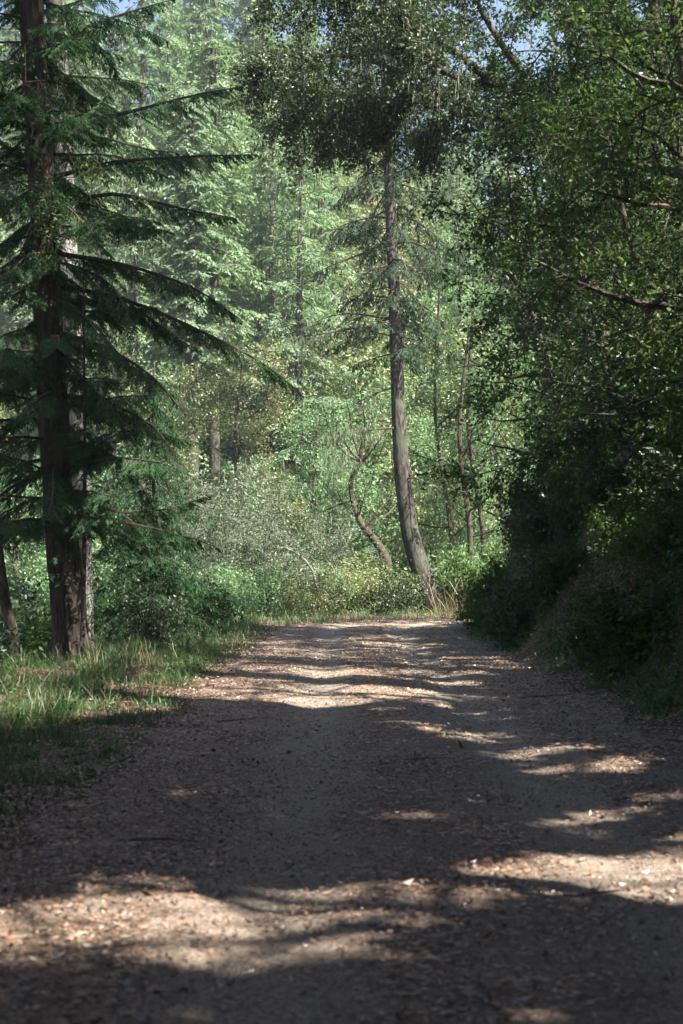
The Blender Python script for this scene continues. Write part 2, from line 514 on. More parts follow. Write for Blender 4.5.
def sample_line(pts, s):
    pts = np.asarray(pts); f = s * (len(pts) - 1)
    k = np.minimum(f.astype(int), len(pts) - 2); t = (f - k)[:, None]
    return pts[k] * (1 - t) + pts[k + 1] * t, nrm(pts[k + 1] - pts[k])

def leafy(r, wood, fol, limbs, sub_n=9, sub_len=1.1, twigs=7, twig_len=0.45, per=9, leaf=(0.06, 0.028), droop=0.15,
          start=0.25, spread=0.12, sub_r=0.02, prune=None, lit_world=None, lit_k=1.0, mi=0, twig_tubes=True, strands=0.0, flat=0.5):
    """sub-branches, twigs and leaves along each limb (pts, radius)"""
    S, D, SL = [], [], []
    for pts, rad in limbs:
        L = np.linalg.norm(np.diff(pts, axis=0), axis=1).sum()
        n = max(3, int(sub_n * L / 3.0))
        s = start + (1 - start) * r.random(n) ** 0.85
        s[-1] = 1.0
        p, t = sample_line(pts, s)
        u, w = frames(t)
        a = r.uniform(0, 6.28, n)[:, None]
        d = nrm(t * 0.55 + (u * np.cos(a) + w * np.sin(a)) * 0.9 + np.array([0, 0, -droop]))
        S.append(p); D.append(d); SL.append(sub_len * r.uniform(0.5, 1.15, n) * (1.15 - 0.5 * s))
    S = np.concatenate(S); D = np.concatenate(D); SL = np.concatenate(SL)[:, None]
    mid = S + D * SL * 0.5; E = S + D * SL + np.array([0, 0, -1]) * SL * droop * 0.5
    segs(wood, S, mid, sub_r, sub_r * 0.7, 4); segs(wood, mid, E, sub_r * 0.7, sub_r * 0.3, 4)
    n = len(S)
    s = r.random((n, twigs)) ** 0.7
    s3 = s[..., None]
    A = np.where(s3 < 0.5, S[:, None] + (mid - S)[:, None] * s3 * 2, mid[:, None] + (E - mid)[:, None] * (s3 * 2 - 1)).reshape(-1, 3)
    d = nrm(np.repeat(D, twigs, 0) * 0.6 + r.normal(size=(n * twigs, 3)) * np.array([0.7, 0.7, 0.45]) + np.array([0, 0, -droop]))
    B = A + d * (twig_len * r.uniform(0.5, 1.2, (n * twigs, 1)))
    keep = np.ones(len(A), bool)
    def open_k(gx, gy):
        return np.where((gy > 26) & (gx < 3.0) & (gx > -1.6), lit_k * 1.15, lit_k)
    if lit_world is not None:
        g_ = sunproj(B + lit_world)
        keep &= ~(r.random(len(A)) < np.maximum(open_k(*g_) * lit(*g_), strip(*g_)) * (B[:, 2] + lit_world[2] > 2.5))
    if prune is not None:
        keep &= prune(B, r)
    A, B, d = A[keep], B[keep], d[keep]
    if len(A) == 0:
        return
    if twig_tubes:
        segs(wood, A, B, sub_r * 0.3, sub_r * 0.12, 3)
    m = len(A)
    t = r.random((m, per, 1))
    C = A[:, None] + (B - A)[:, None] * t + r.normal(size=(m, per, 3)) * spread
    if lit_world is not None:
        gx, gy = sunproj(C.reshape(-1, 3) + lit_world)
        lk = r.random(m * per) >= np.maximum(open_k(gx, gy) * lit(gx, gy), strip(gx, gy))
    else:
        lk = np.ones(m * per, bool)
    T = nrm(d[:, None] * 0.6 + r.normal(size=(m, per, 3)) + np.array([0, 0, -0.35]))
    N = nrm(r.normal(size=(m, per, 3)) * (1 - flat) + np.array([0, 0, flat]) + 1e-3)
    sc_ = r.uniform(0.45, 1.5, m * per)[lk]
    leaves(fol, C.reshape(-1, 3)[lk], T.reshape(-1, 3)[lk], N.reshape(-1, 3)[lk], leaf[0] * sc_, leaf[1] * sc_ * r.uniform(0.8, 1.2, len(sc_)), mi, 0.08)
    if strands > 0:
        k = int(m * strands)
        idx = r.integers(0, m, k)
        C = B[idx] + r.normal(size=(k, 3)) * 0.05
        leaves(fol, C, nrm(r.normal(size=(k, 3)) * 0.12 + np.array([0, 0, -1.0])), r.normal(size=(k, 3)), r.uniform(0.15, 0.6, k), 0.03, mi + 1)

def broad_limbs(r, trunk, t0=0.3, n=14, length=4.0, el=(15, 60), rad=0.09, jit=0.16, up=0.02, az=None, prof=None):
    out = []
    for i in range(n):
        s = t0 + (1 - t0) * (i + r.random()) / n
        p, t = sample_line(trunk, np.array([s]))
        a = (i * 2.4 + r.uniform(-0.5, 0.5)) if az is None else r.uniform(*az)
        e = R(r.uniform(*el))
        d = np.array([math.cos(a) * math.cos(e), math.sin(a) * math.cos(e), math.sin(e)])
        L = length * r.uniform(0.65, 1.1) * (prof(s) if prof else (1.0 - 0.55 * max(0, (s - 0.6) / 0.4)))
        out.append((wander(r, p[0], d, L, 7, jit, up), rad * L / length))
    return out

def add_limb_tubes(geo, limbs, n=6):
    for pts, rad in limbs:
        tube(geo, pts, np.linspace(rad, rad * 0.2, len(pts)), n, cap=False)

def bough(r, wood, fol, pts, rad, lat_step=0.14, lat_len=0.8, sub_step=0.09, sub=(0.16, 0.028), droop=0.25, start=0.12, mi=0,
          tube_n=5, keepf=None, hang=0.3, lat_tubes=True, needle=True):
    """conifer bough: flat sprays of laterals carrying fingers of needles on both sides"""
    L = np.linalg.norm(np.diff(pts, axis=0), axis=1).sum()
    tube(wood, pts, np.linspace(rad, rad * 0.15, len(pts)), tube_n, cap=False)
    n = max(4, int(L / lat_step))
    s = np.linspace(start, 1, n)
    s = np.clip(s + r.normal(size=n) * 0.3 / n, start * 0.5, 1)
    s = np.repeat(s, 2); sg = np.tile([1.0, -1.0], n)[:, None]
    p, t = sample_line(pts, s)
    side = nrm(np.cross(t, np.array([0, 0, 1.0])))
    ll = lat_len * (0.35 + 0.65 * np.sin(np.clip(s, 0, 1) * math.pi * 0.85 + 0.15)) * r.uniform(0.55, 1.15, 2 * n)
    ll = np.minimum(ll, lat_len * (0.15 + 1.6 * (1 - s)))[:, None]
    d = nrm(t * r.uniform(0.45, 1.1, (2 * n, 1)) + side * sg * 0.75 + r.normal(size=(2 * n, 3)) * 0.13 + np.array([0, 0, -1]) * (droop * r.uniform(0.3, 1.6, (2 * n, 1))))
    k = r.random(2 * n) > 0.12 + 0.45 * (np.sin(s * r.uniform(9, 22) + r.uniform(0, 6)) > 0.45)
    p, d, ll, side_, t = p[k], d[k], ll[k], side[k], t[k]
    e = p + d * ll + np.array([0, 0, -1]) * ll * hang * 0.5
    if lat_tubes:
        segs(wood, p, e, rad * 0.18, rad * 0.06, 3)
    m = max(3, int(lat_len / sub_step))
    q = (np.arange(m) + 0.5)[None] / m + r.normal(size=(len(p), m)) * 0.2 / m
    base = p[:, None] + (e - p)[:, None] * q[..., None]
    dd = nrm(e - p)[:, None]
    nn = nrm(np.cross(dd, np.cross(np.array([0, 0, 1.0]), dd)))
    ss = np.cross(nn, dd)
    for sgn in (1, -1):
        T = nrm(dd * 0.75 + ss * sgn * 0.7 + np.array([0, 0, -1]) * hang * r.uniform(0.2, 1.6, (len(p), m, 1)) + r.normal(size=(len(p), m, 3)) * 0.22)
        Nn = nn + r.normal(size=(len(p), m, 3)) * 0.45
        lens = sub[0] * r.uniform(0.6, 1.2, (len(p), m)) * (1.15 - 0.6 * q) * np.clip(ll / lat_len * 1.6, 0.35, 1)
        B_ = base.reshape(-1, 3); T_ = T.reshape(-1, 3); N_ = Nn.reshape(-1, 3); l_ = lens.ravel()
        if keepf is not None:
            kk = keepf(B_, r); B_, T_, N_, l_ = B_[kk], T_[kk], N_[kk], l_[kk]
        leaves(fol, B_, T_, N_, l_, sub[1], mi)

def conifer(r, wood, fol, H, z0, rmax, n, trunk_f, slope=(-5, 20), bend=-0.12, prof=None, az=None, brad=0.03, **kw):
    for i in range(n):
        s = (i + r.random()) / n
        z = z0 + (H - z0) * s
        a = i * 2.399 + r.uniform(-0.4, 0.4) if az is None else r.uniform(*az)
        rr = rmax * (prof(s) if prof else (1 - s) ** 0.8 * 0.95 + 0.06) * r.uniform(0.4, 1.1)
        e = R(r.uniform(*slope))
        d = np.array([math.cos(a) * math.cos(e), math.sin(a) * math.cos(e), math.sin(e)])
        p = trunk_f(z)
        pts = wander(r, p, d, rr, 7, 0.09, bend)
        bough(r, wood, fol, pts, brad * (0.4 + 0.6 * rr / rmax), **kw)

def tree_parts(name, label, cat, base, wood, fol, bark, leafm, group=None, crown='crown', twigs=None):
    t = thing(name, label, cat, base, 0, group)
    wood.build('trunk', bark, t, smooth=True)
    if twigs is not None:
        twigs.build('branches', M['twig_bark'], t)
    fol.build(crown, leafm, t)
    return t

# ================================================================== LEFT: dark redwood and its neighbours
r = np.random.default_rng(101)
b = np.array([-4.75, 25.0, 0.0]); b[2] = terrain(b[0], b[1]) - 0.15
trunk_pts = spline([b, at(70, 620, 25), at(58, 500, 25), at(48, 350, 25), at(40, 200, 25), at(30, 60, 25), at(20, -150, 25), at(10, -500, 25)], 60)
zt = trunk_pts[:, 2]
rad = np.interp(zt, [0, 0.5, 3, 7, 12, 20], [0.42, 0.31, 0.265, 0.245, 0.21, 0.11])
w = Geo(); tube(w, trunk_pts - b, rad, 28, rough=0.09, seed=5)
f = Geo(); tw = Geo()
def tf(z):
    return np.array([np.interp(z + b[2], zt, trunk_pts[:, k]) for k in range(3)]) - b
kw = dict(lat_step=0.07, lat_len=0.58, sub_step=0.042, sub=(0.14, 0.017), droop=0.35, hang=0.6)
conifer(r, tw, f, 18.5, 2.4, 3.0, 200, tf, slope=(-16, 16), bend=-0.035, prof=lambda s: 1.0 - 0.25 * s, brad=0.035, **kw)
# the long boughs sweeping over towards the road, as in the picture
for c in ([(42, 175), (110, 158), (185, 152), (255, 150)], [(46, 120), (100, 112), (150, 100), (196, 88), (240, 80)],
          [(46, 205), (110, 190), (180, 205), (235, 215)], [(50, 250), (120, 262), (190, 285), (240, 318)],
          [(50, 282), (130, 300), (200, 330), (262, 362), (300, 392)], [(52, 330), (100, 345), (150, 375), (190, 420)],
          [(54, 395), (100, 400), (150, 425), (185, 470)], [(56, 440), (90, 445), (130, 470), (160, 520)],
          [(40, 50), (80, 20), (120, 5), (170, -10)], [(56, 300), (100, 300), (140, 312), (175, 335)],
          [(40, 215), (20, 225), (0, 240), (-40, 262)], [(45, 360), (20, 372), (-10, 395), (-40, 420)],
          [(48, 470), (20, 482), (-5, 500), (-30, 530)], [(56, 500), (95, 505), (130, 520), (150, 555)]):
    dz = r.uniform(-1.6, 0.6)
    pts = spline([at(px, py, 25 + dz * k / 3) for k, (px, py) in enumerate(c)], 10) - b
    bough(r, tw, f, pts, 0.05, **kw)
rw = tree_parts('redwood_tree', 'tall dark redwood with drooping boughs on the left verge, thickest trunk beside the road', 'tree', b, w, f, M['redwood_bark'], M['redwood_needle'], twigs=tw)

# pale fir close behind it
r = np.random.default_rng(102)
b = np.array([-5.3, 29.0, 0.0]); b[2] = terrain(b[0], b[1]) - 0.2
tp = spline([b, at(79, 560, 29), at(72, 400, 29), at(64, 250, 29), at(56, 100, 29), at(48, -80, 29), at(44, -300, 29)], 50)
w = Geo(); tube(w, tp - b, np.linspace(0.27, 0.15, len(tp)), 20, rough=0.06, seed=8)
f = Geo(); tw = Geo()
def tf(z):
    return np.array([np.interp(z + b[2], tp[:, 2], tp[:, k]) for k in range(3)]) - b
conifer(r, tw, f, 17, 6, 2.2, 26, tf, slope=(-25, 5), bend=-0.05, prof=lambda s: 0.9, brad=0.022, lat_step=0.2, lat_len=0.5, sub_step=0.1, sub=(0.14, 0.024), droop=0.4, hang=0.5)
tree_parts('fir_tree', 'slim pale grey-barked fir standing close behind the dark redwood', 'tree', b, w, f, M['pale_bark'], M['fir_needle'], twigs=tw)

# thin straight young stem in front of it
r = np.random.default_rng(103)
b = np.array([-4.45, 24.4, 0.0]); b[2] = terrain(b[0], b[1]) - 0.1
w = Geo(); tube(w, spline([b, at(84, 600, 24.4), at(84, 450, 24.4), at(82, 330, 24.4), at(81, 250, 24.4)], 24) - b, np.linspace(0.05, 0.012, 24), 7, rough=0.03)
f = Geo(); tw = Geo()
conifer(r, tw, f, 6.6, 0.8, 1.5, 34, lambda z: np.array([0.05, 0, z]), slope=(-15, 15), bend=-0.06, prof=lambda s: 1.0 - 0.6 * s, brad=0.012,
        lat_step=0.13, lat_len=0.42, sub_step=0.08, sub=(0.14, 0.022), droop=0.4, hang=0.4)
tree_parts('young_redwood', 'thin straight young redwood rising right beside the dark redwood trunk', 'tree', b, w, f, M['twig_bark'], M['redwood_needle'], twigs=tw)

# dark drooping young hemlock-like tree filling the space right of the redwood
r = np.random.default_rng(104)
b = np.array([-3.95, 29.5, 0.0]); b[2] = terrain(b[0], b[1]) - 0.1
w = Geo(); tube(w, spline([b, b + [0.1, 0, 2], b + [0.0, 0.1, 4.2], b + [0.05, 0, 6.0]], 20) - b, np.linspace(0.07, 0.01, 20), 8, rough=0.04)
f = Geo(); tw = Geo()
conifer(r, tw, f, 5.7, 0.3, 2.4, 210, lambda z: np.array([0.05, 0, z]), slope=(-20, 15), bend=-0.09, prof=lambda s: 1.0 - 0.75 * s, brad=0.014,
        lat_step=0.13, lat_len=0.45, sub_step=0.08, sub=(0.14, 0.024), droop=0.5, hang=0.5)
tree_parts('young_redwood', 'bushy dark young redwood between the thick redwood and the bend of the road', 'tree', b, w, f, M['twig_bark'], M['redwood_needle'], twigs=tw)

# leaning thin trunk at the left edge of the frame
r = np.random.default_rng(105)
b = np.array([-5.6, 24.0, 0.0]); b[2] = terrain(b[0], b[1]) - 0.2
w = Geo(); tube(w, spline([b, at(14, 640, 24), at(4, 590, 24), at(-14, 450, 24), at(-40, 200, 24), at(-50, -60, 24)], 30) - b, np.linspace(0.11, 0.05, 30), 10, rough=0.05, seed=3)
tw = Geo(); f = Geo()
lim = [(wander(r, at(-20 - 8 * i, 380 - 60 * i, 24) - b, [r.uniform(-0.3, 1), r.uniform(-.6, .6), 0.35], 2.4, 7, 0.15), 0.025) for i in range(7)]
add_limb_tubes(tw, lim, 5)
leafy(r, tw, f, lim, sub_n=10, sub_len=0.8, twigs=6, twig_len=0.35, per=8, leaf=(0.07, 0.03), sub_r=0.01)
tree_parts('bay_tree', 'thin leaning trunk at the edge left of the dark redwood', 'tree', b, w, f, M['oak_bark'], M['bay_leaf'], twigs=tw)

# ================================================================== CENTRE: bowed fir at the bend
r = np.random.default_rng(110)
D0 = 54.0
b = at(437, 612, D0); b[2] = terrain(b[0], b[1]) - 0.3
tp = spline([b, at(428, 590, D0), at(413, 545, D0), at(404, 490, D0), at(399, 420, D0), at(396, 330, D0), at(392, 230, D0), at(388, 130, D0), at(385, 20, D0), at(383, -120, D0)], 70)
rad = np.interp(tp[:, 2], [b[2], 0, 1.5, 4, 9, 16, 22, 30], [0.56, 0.48, 0.37, 0.32, 0.25, 0.2, 0.17, 0.1])
w = Geo(); tube(w, tp - b, rad, 28, rough=0.06, seed=12)
for (x0, y0, x1, y1) in ((402, 470, 416, 478), (404, 505, 392, 500), (398, 432, 410, 428), (396, 350, 405, 345), (395, 290, 384, 286)):
    q = np.stack([at(x0, y0, D0) - b, at(x1, y1, D0 - 0.3) - b]); tube(w, q, [0.05, 0.02], 6)
f = Geo(); tw = Geo()
kw = dict(lat_step=0.22, lat_len=0.9, sub_step=0.14, sub=(0.27, 0.058), droop=0.6, hang=0.6, start=0.2)
for c, rr_ in (([(396, 325), (360, 326), (325, 332), (292, 336)], 0.08), ([(395, 318), (350, 312), (320, 318), (300, 330)], 0.05),
               ([(398, 386), (382, 390), (366, 400), (352, 420), (346, 428)], 0.06), ([(399, 428), (385, 428), (370, 430), (352, 434)], 0.06),
               ([(399, 500), (390, 512), (378, 520), (366, 532)], 0.04), ([(393, 262), (372, 268), (350, 282), (330, 300)], 0.05),
               ([(396, 300), (415, 300), (432, 310), (446, 322)], 0.05), ([(394, 240), (415, 240), (436, 252), (450, 270)], 0.05),
               ([(398, 480), (415, 478), (430, 486), (446, 500)], 0.04), ([(391, 215), (365, 215), (340, 228), (322, 250)], 0.05)):
    pts = spline([at(px, py, D0 - 0.4 * k) for k, (px, py) in enumerate(c)], 9) - b
    dense = c[0][1] < 345 or c[0][0] > 396 and c[-1][0] > 430
    if dense:
        bough(r, tw, f, pts, rr_, **kw)
    else:
        tube(tw, pts, np.linspace(rr_, 0.012, len(pts)), 6, cap=False)
def tf(z):
    return np.array([np.interp(z + b[2], tp[:, 2], tp[:, k]) for k in range(3)]) - b
conifer(r, tw, f, 27, 10.0, 3.7, 105, tf, slope=(-15, 10), bend=-0.06, prof=lambda s: 0.8 + 0.2 * math.sin(s * 3.14), brad=0.05, **kw)
fir = tree_parts('fir_tree', 'tall fir with bare bowed grey trunk and dead limbs where the road bends', 'tree', b, w, f, M['fir_bark'], M['fir_needle'], twigs=tw)
# hanging lichen on its dead limbs
li = Geo()
for (px, py, n_, sx, ln) in ((350, 432, 420, 0.5, 0.8), (338, 458, 300, 0.4, 1.4), (362, 428, 120, 0.3, 0.5), (300, 338, 160, 0.4, 0.8), (372, 402, 60, 0.2, 0.4)):
    c = at(px, py, D0 - 1) - b
    C = c + r.normal(size=(n_, 3)) * np.array([sx, 0.3, 0.18 * ln ** 1.3])
    leaves(li, C, nrm(r.normal(size=(n_, 3)) * 0.3 + [0, 0, -1]), r.normal(size=(n_, 3)), r.uniform(0.1, 0.5, n_) * ln, 0.03)
li.build('hanging_lichen', M['lichen'], fir)

# crooked mossy oak left of the fir
r = np.random.default_rng(111)
D1 = 57.0
b = at(392, 600, D1); b[2] = terrain(b[0], b[1]) - 0.2
w = Geo()
main = spline([b, at(388, 568, D1), at(378, 545, D1), at(362, 525, D1), at(354, 505, D1), at(351, 480, D1), at(362, 462, D1)], 26)
tube(w, main - b, np.linspace(0.22, 0.07, 26), 10, rough=0.08, seed=4)
l2 = spline([at(364, 527, D1), at(375, 515, D1), at(388, 500, D1), at(397, 488, D1)], 10)
tube(w, l2 - b, np.linspace(0.1, 0.03, 10), 7)
l3 = spline([at(352, 500, D1), at(338, 505, D1), at(322, 512, D1)], 8)
tube(w, l3 - b, np.linspace(0.07, 0.02, 8), 6)
f = Geo(); tw = Geo()
lim = [(l2 - b, 0.05), (l3 - b, 0.05)] + [(wander(r, main[-1] - b, [r.normal() * 0.8, r.normal() * 0.6, 1], 3.2, 6, 0.2), 0.05) for _ in range(7)]
lim += [(wander(r, main[14] - b, [r.normal(), r.normal(), 0.5], 2.6, 6, 0.2), 0.04) for _ in range(4)]
add_limb_tubes(tw, lim[2:], 5)
leafy(r, tw, f, lim, sub_n=6, sub_len=1.0, twigs=6, twig_len=0.5, per=5, leaf=(0.11, 0.06), sub_r=0.018, start=0.3)
tree_parts('oak_tree', 'crooked mossy oak with a curving dark trunk just left of the bowed fir', 'tree', b, w, f, M['oak_bark'], M['sun_leaf'], twigs=tw)

# slim dark trunks right of the fir
for k, (px, rt, pxt, lab) in enumerate(((462, 0.17, 470, 'slim dark trunk just right of the bowed fir beside the dry stalks'),
                                        (479, 0.14, 474, 'slim dark trunk second to the right of the bowed fir'),
                                        (448, 0.10, 440, 'very thin dark sapling close against the right side of the bowed fir'))):
    r = np.random.default_rng(120 + k)
    Dk = 58.0 + k
    b = at(px, 610, Dk); b[2] = terrain(b[0], b[1]) - 0.2
    top = at(pxt, 330 - 20 * k, Dk)
    w = Geo(); tp = spline([b, b + (top - b) * 0.3 + [0.25, 0, 0], b + (top - b) * 0.65 + [-0.3, 0, 0], top], 22)
    tube(w, tp - b, np.linspace(rt, 0.05, 22), 9, rough=0.06, seed=k)
    lim = broad_limbs(r, tp - b, 0.3, 12, 3.0, (10, 60), 0.05)
    f = Geo(); tw = Geo(); add_limb_tubes(tw, lim, 5)
    leafy(r, tw, f, lim, sub_n=7, sub_len=1.1, twigs=6, twig_len=0.5, per=6, leaf=(0.12, 0.06), sub_r=0.018)
    tree_parts('bay_tree', lab, 'tree', b, w, f, M['oak_bark'], M['bay_leaf' if k else 'sun_leaf'], twigs=tw)

# ================================================================== RIGHT: trees on the bank
def bank_tree(seed, x, y, H, lean, length, label, name, barkm, leafm, leaf, nl=16, t0=0.2, per=10, litm=0.42, droop=0.2, az=None, strands=0.0, sub_n=9, el=(0, 50), extra=None, rad=0.2):
    tw_dense = seed < 300
    r = np.random.default_rng(seed)
    b = np.array([x, y, 0.0]); b[2] = float(terrain(x, y)) - 0.3
    tp = spline([b, b + [lean[0] * 0.3, lean[1] * 0.3, H * 0.35], b + [lean[0] * 0.75, lean[1] * 0.75, H * 0.7], b + [lean[0], lean[1], H]], 26) - b
    w = Geo(); tube(w, tp, np.linspace(rad, rad * 0.2, 26), 12, rough=0.07, seed=seed)
    lim = broad_limbs(r, tp, t0, nl, length, el, rad * 0.42, 0.16, 0.0, az)
    if extra:
        lim += [(spline(e_, 12) - b, rr_) for e_, rr_ in extra]
    tw = Geo(); add_limb_tubes(tw, lim, 6)
    f = Geo()
    leafy(r, tw, f, lim, sub_n=sub_n, sub_len=1.35, twigs=13, twig_len=0.6, per=int(per * (2.3 if tw_dense else 1.6)), leaf=(leaf[0] * 1.15, leaf[1] * 1.45), droop=droop, sub_r=0.016, start=0.15,
          lit_world=b, lit_k=litm, strands=strands, spread=0.085 if tw_dense else 0.06)
    mats = [M[leafm], M['lichen']] if strands else M[leafm]
    return tree_parts(name, label, 'tree', b, w, f, M[barkm], mats, twigs=tw)

bank_tree(201, 6.6, 22.0, 9.5, (-1.6, 0.0), 3.4, 'dense green bay tree hanging over the steep bank at the right edge', 'bay_tree', 'oak_bark', 'bay_leaf', (0.07, 0.03), nl=20, t0=0.08, per=12, litm=0.42)
bank_tree(202, 7.3, 27.5, 12.0, (-1.4, 0.5), 3.8, 'tall dark leafy oak above the bare dirt strip of the bank', 'oak_tree', 'oak_bark', 'oak_leaf', (0.07, 0.036), nl=22, t0=0.08, per=12, litm=0.42)
bank_tree(203, 7.2, 33.5, 11.5, (-1.9, 0.5), 3.6, 'yellowish-green bay tree high on the bank, its crown edge against the bright valley', 'bay_tree', 'oak_bark', 'bay_leaf', (0.085, 0.04), nl=22, t0=0.08, per=11)
bank_tree(204, 7.8, 39.5, 10.0, (-1.2, 1.0), 3.6, 'leafy oak at the far end of the bank over the inside of the bend', 'oak_tree', 'oak_bark', 'bay_leaf', (0.09, 0.045), nl=20, t0=0.05, per=10, litm=0.42)
bank_tree(207, 5.7, 36.5, 8.5, (-1.3, 0.6), 3.0, 'small sunlit yellow-green bay tree at the lip of the bank near its far end', 'bay_tree', 'oak_bark', 'bay_leaf', (0.085, 0.042), nl=22, t0=0.04, per=10, litm=0.9)
bank_tree(208, 5.9, 19.5, 6.5, (-1.0, 0.0), 2.3, 'leafy bay sapling at the lip of the bank, closest to the right edge', 'bay_tree', 'oak_bark', 'bay_leaf', (0.078, 0.036), nl=20, t0=0.02, per=9, litm=0.42, rad=0.09)
bank_tree(209, 5.9, 25.2, 7.0, (-1.3, 0.0), 2.5, 'leafy sapling hanging over the bank just beyond the bare dirt strip', 'bay_tree', 'oak_bark', 'bay_leaf', (0.078, 0.036), nl=22, t0=0.02, per=9, litm=0.42, rad=0.09)
bank_tree(210, 5.8, 29.5, 7.5, (-1.3, 0.0), 2.6, 'leafy small-leaved oak sapling at the middle of the lip of the bank', 'oak_tree', 'oak_bark', 'oak_leaf', (0.08, 0.045), nl=22, t0=0.02, per=10, litm=0.42, rad=0.09)
bank_tree(211, 5.7, 33.0, 9.5, (-1.5, 0.0), 2.8, 'tall leafy bay at the lip of the bank whose sprays reach over the bright valley', 'bay_tree', 'oak_bark', 'bay_leaf', (0.095, 0.045), nl=26, t0=0.02, per=10, litm=0.42, rad=0.1)
bank_tree(205, 10.5, 30.5, 10.5, (-1.5, 0.0), 4.2, 'tall shadowy oak at the back of the bank, highest crown on the right', 'oak_tree', 'oak_bark', 'oak_leaf', (0.08, 0.04), nl=24, t0=0.15, per=10)
bank_tree(206, 11.5, 41.0, 13.0, (-1.5, 0.0), 4.2, 'dark oak deep in the slope behind the end of the bank', 'oak_tree', 'oak_bark', 'oak_leaf', (0.1, 0.05), nl=20, t0=0.1, per=8, litm=0.42)

# overhanging live oak whose arched limb crosses the top of the picture
D2 = 32.0
ext = [
    ([at(760, 330, D2), at(640, 210, D2), at(560, 108, D2), at(520, 84, D2), at(470, 76, D2), at(420, 96, D2), at(380, 105, D2), at(330, 118, D2)], 0.17),
    ([at(600, 150, D2), at(540, 130, D2 + 1), at(480, 108, D2 + 1), at(440, 116, D2 + 2), at(420, 140, D2 + 2)], 0.09),
    ([at(500, 80, D2), at(450, 40, D2 - 1), at(400, 15, D2 - 1), at(340, -10, D2 - 1), at(270, -20, D2 - 1)], 0.10),
    ([at(430, 92, D2), at(390, 60, D2 + 1), at(340, 48, D2 + 1), at(300, 55, D2 + 2), at(250, 70, D2 + 2)], 0.08),
    ([at(540, 90, D2), at(500, 30, D2), at(470, -20, D2), at(430, -70, D2)], 0.10),
    ([at(600, 150, D2), at(585, 60, D2), at(560, -20, D2), at(540, -100, D2)], 0.12),
    ([at(700, 260, D2), at(650, 120, D2 - 1), at(620, 20, D2 - 1), at(600, -80, D2 - 1)], 0.12),
    ([at(380, 105, D2), at(350, 90, D2 - 1), at(310, 100, D2 - 1), at(280, 118, D2 - 1)], 0.05),
    ([at(470, 76, D2), at(440, 60, D2 - 2), at(420, 30, D2 - 2), at(380, -10, D2 - 3), at(330, -60, D2 - 3)], 0.08),
]
r = np.random.default_rng(210)
b = np.array([9.6, 32.0, 0.0]); b[2] = float(terrain(9.6, 32.0)) - 0.3
w = Geo(); tp = spline([b, b + [-0.2, 0, 1.2], at(760, 330, D2), at(745, 200, D2), at(720, 40, D2), at(700, -120, D2)], 26) - b
tube(w, tp, np.linspace(0.34, 0.14, 26), 14, rough=0.08, seed=21)
lim = [(spline(e_, 16) - b, rr_) for e_, rr_ in ext]
for pts, rr_ in lim:
    tube(w, pts, np.linspace(rr_, rr_ * 0.25, len(pts)), 9, rough=0.07, seed=int(rr_ * 100), cap=False)
lim += broad_limbs(r, tp, 0.5, 8, 3.4, (0, 50), 0.08)
tw = Geo(); add_limb_tubes(tw, lim[len(ext):], 6)
f = Geo()
leafy(r, tw, f, lim, sub_n=34, sub_len=1.35, twigs=11, twig_len=0.55, per=17, leaf=(0.08, 0.045), droop=0.35, sub_r=0.014, start=0.12, strands=0.14, spread=0.055, lit_world=b, lit_k=0.3)
tree_parts('oak_tree', 'old live oak with an arched limb and dark foliage hanging above the road', 'tree', b, w, f, M['oak_bark'], [M['oak_leaf'], M['lichen']], twigs=tw)

# conifer with bright boughs at the upper right
r = np.random.default_rng(220)
b = np.array([6.9, 24.8, 0.0]); b[2] = float(terrain(6.9, 24.8)) - 0.3
w = Geo(); tube(w, np.array([[0, 0, 0], [0, 0, 4], [0.1, 0, 9], [0.1, 0, 13]]), [0.2, 0.17, 0.1, 0.03], 12, rough=0.05)
f = Geo(); tw = Geo()
conifer(r, tw, f, 13, 2.0, 3.0, 50, lambda z: np.array([0.05, 0, z]), slope=(-12, 8), bend=-0.05, prof=lambda s: 1 - 0.5 * s, brad=0.03,
        lat_step=0.11, lat_len=0.7, sub_step=0.07, sub=(0.15, 0.024), droop=0.3, hang=0.4,
        keepf=lambda P_, r_: r_.random(len(P_)) >= lit(*sunproj(P_ + b)))
tree_parts('redwood_tree', 'young redwood with flat green sprays reaching in from the right edge above the bank', 'tree', b, w, f, M['redwood_bark'], M['redwood_needle'], twigs=tw)

# trees beside and behind the camera that throw the long shade on the road
shade = [(301, 8.6, -6.0, 14, 4.0), (302, 8.4, -2.0, 15, 4.0), (303, 8.6, 2.2, 15, 4.0), (304, 8.4, 6.4, 15, 4.0), (305, 8.6, 10.6, 15, 4.0), (306, 8.8, 14.6, 15, 3.9), (307, 9.4, 18.8, 15, 3.9),
         (308, 13.4, -7.0, 17, 4.6), (309, 13.6, -1.5, 17, 4.6), (310, 13.4, 4.0, 17, 4.6), (311, 13.6, 9.5, 18, 4.6), (312, 13.4, 15.0, 18, 4.6), (313, 13.4, 21.0, 12, 4.0),
         (314, -7.6, 5.5, 11, 3.6), (315, -7.5, 0.0, 12, 4.0), (316, 4.5, -6.0, 12, 4.2), (317, -2.0, -7.5, 13, 4.4), (318, -9.8, 12.0, 12, 3.8)]
for k, (sd, x, y, H, ln) in enumerate(shade):
    t = bank_tree(sd, x, y, H, (-3.6 if x > 6 else (2.8 if x < -6 else 0), 0.3), ln * 1.15, 'roadside oak standing just out of view and shading the road', 'oak_tree', 'oak_bark', 'oak_leaf', (0.17, 0.1), nl=28, t0=0.1, per=8, sub_n=13, litm=1.0)
    t['group'] = 'shade oaks beside the road'

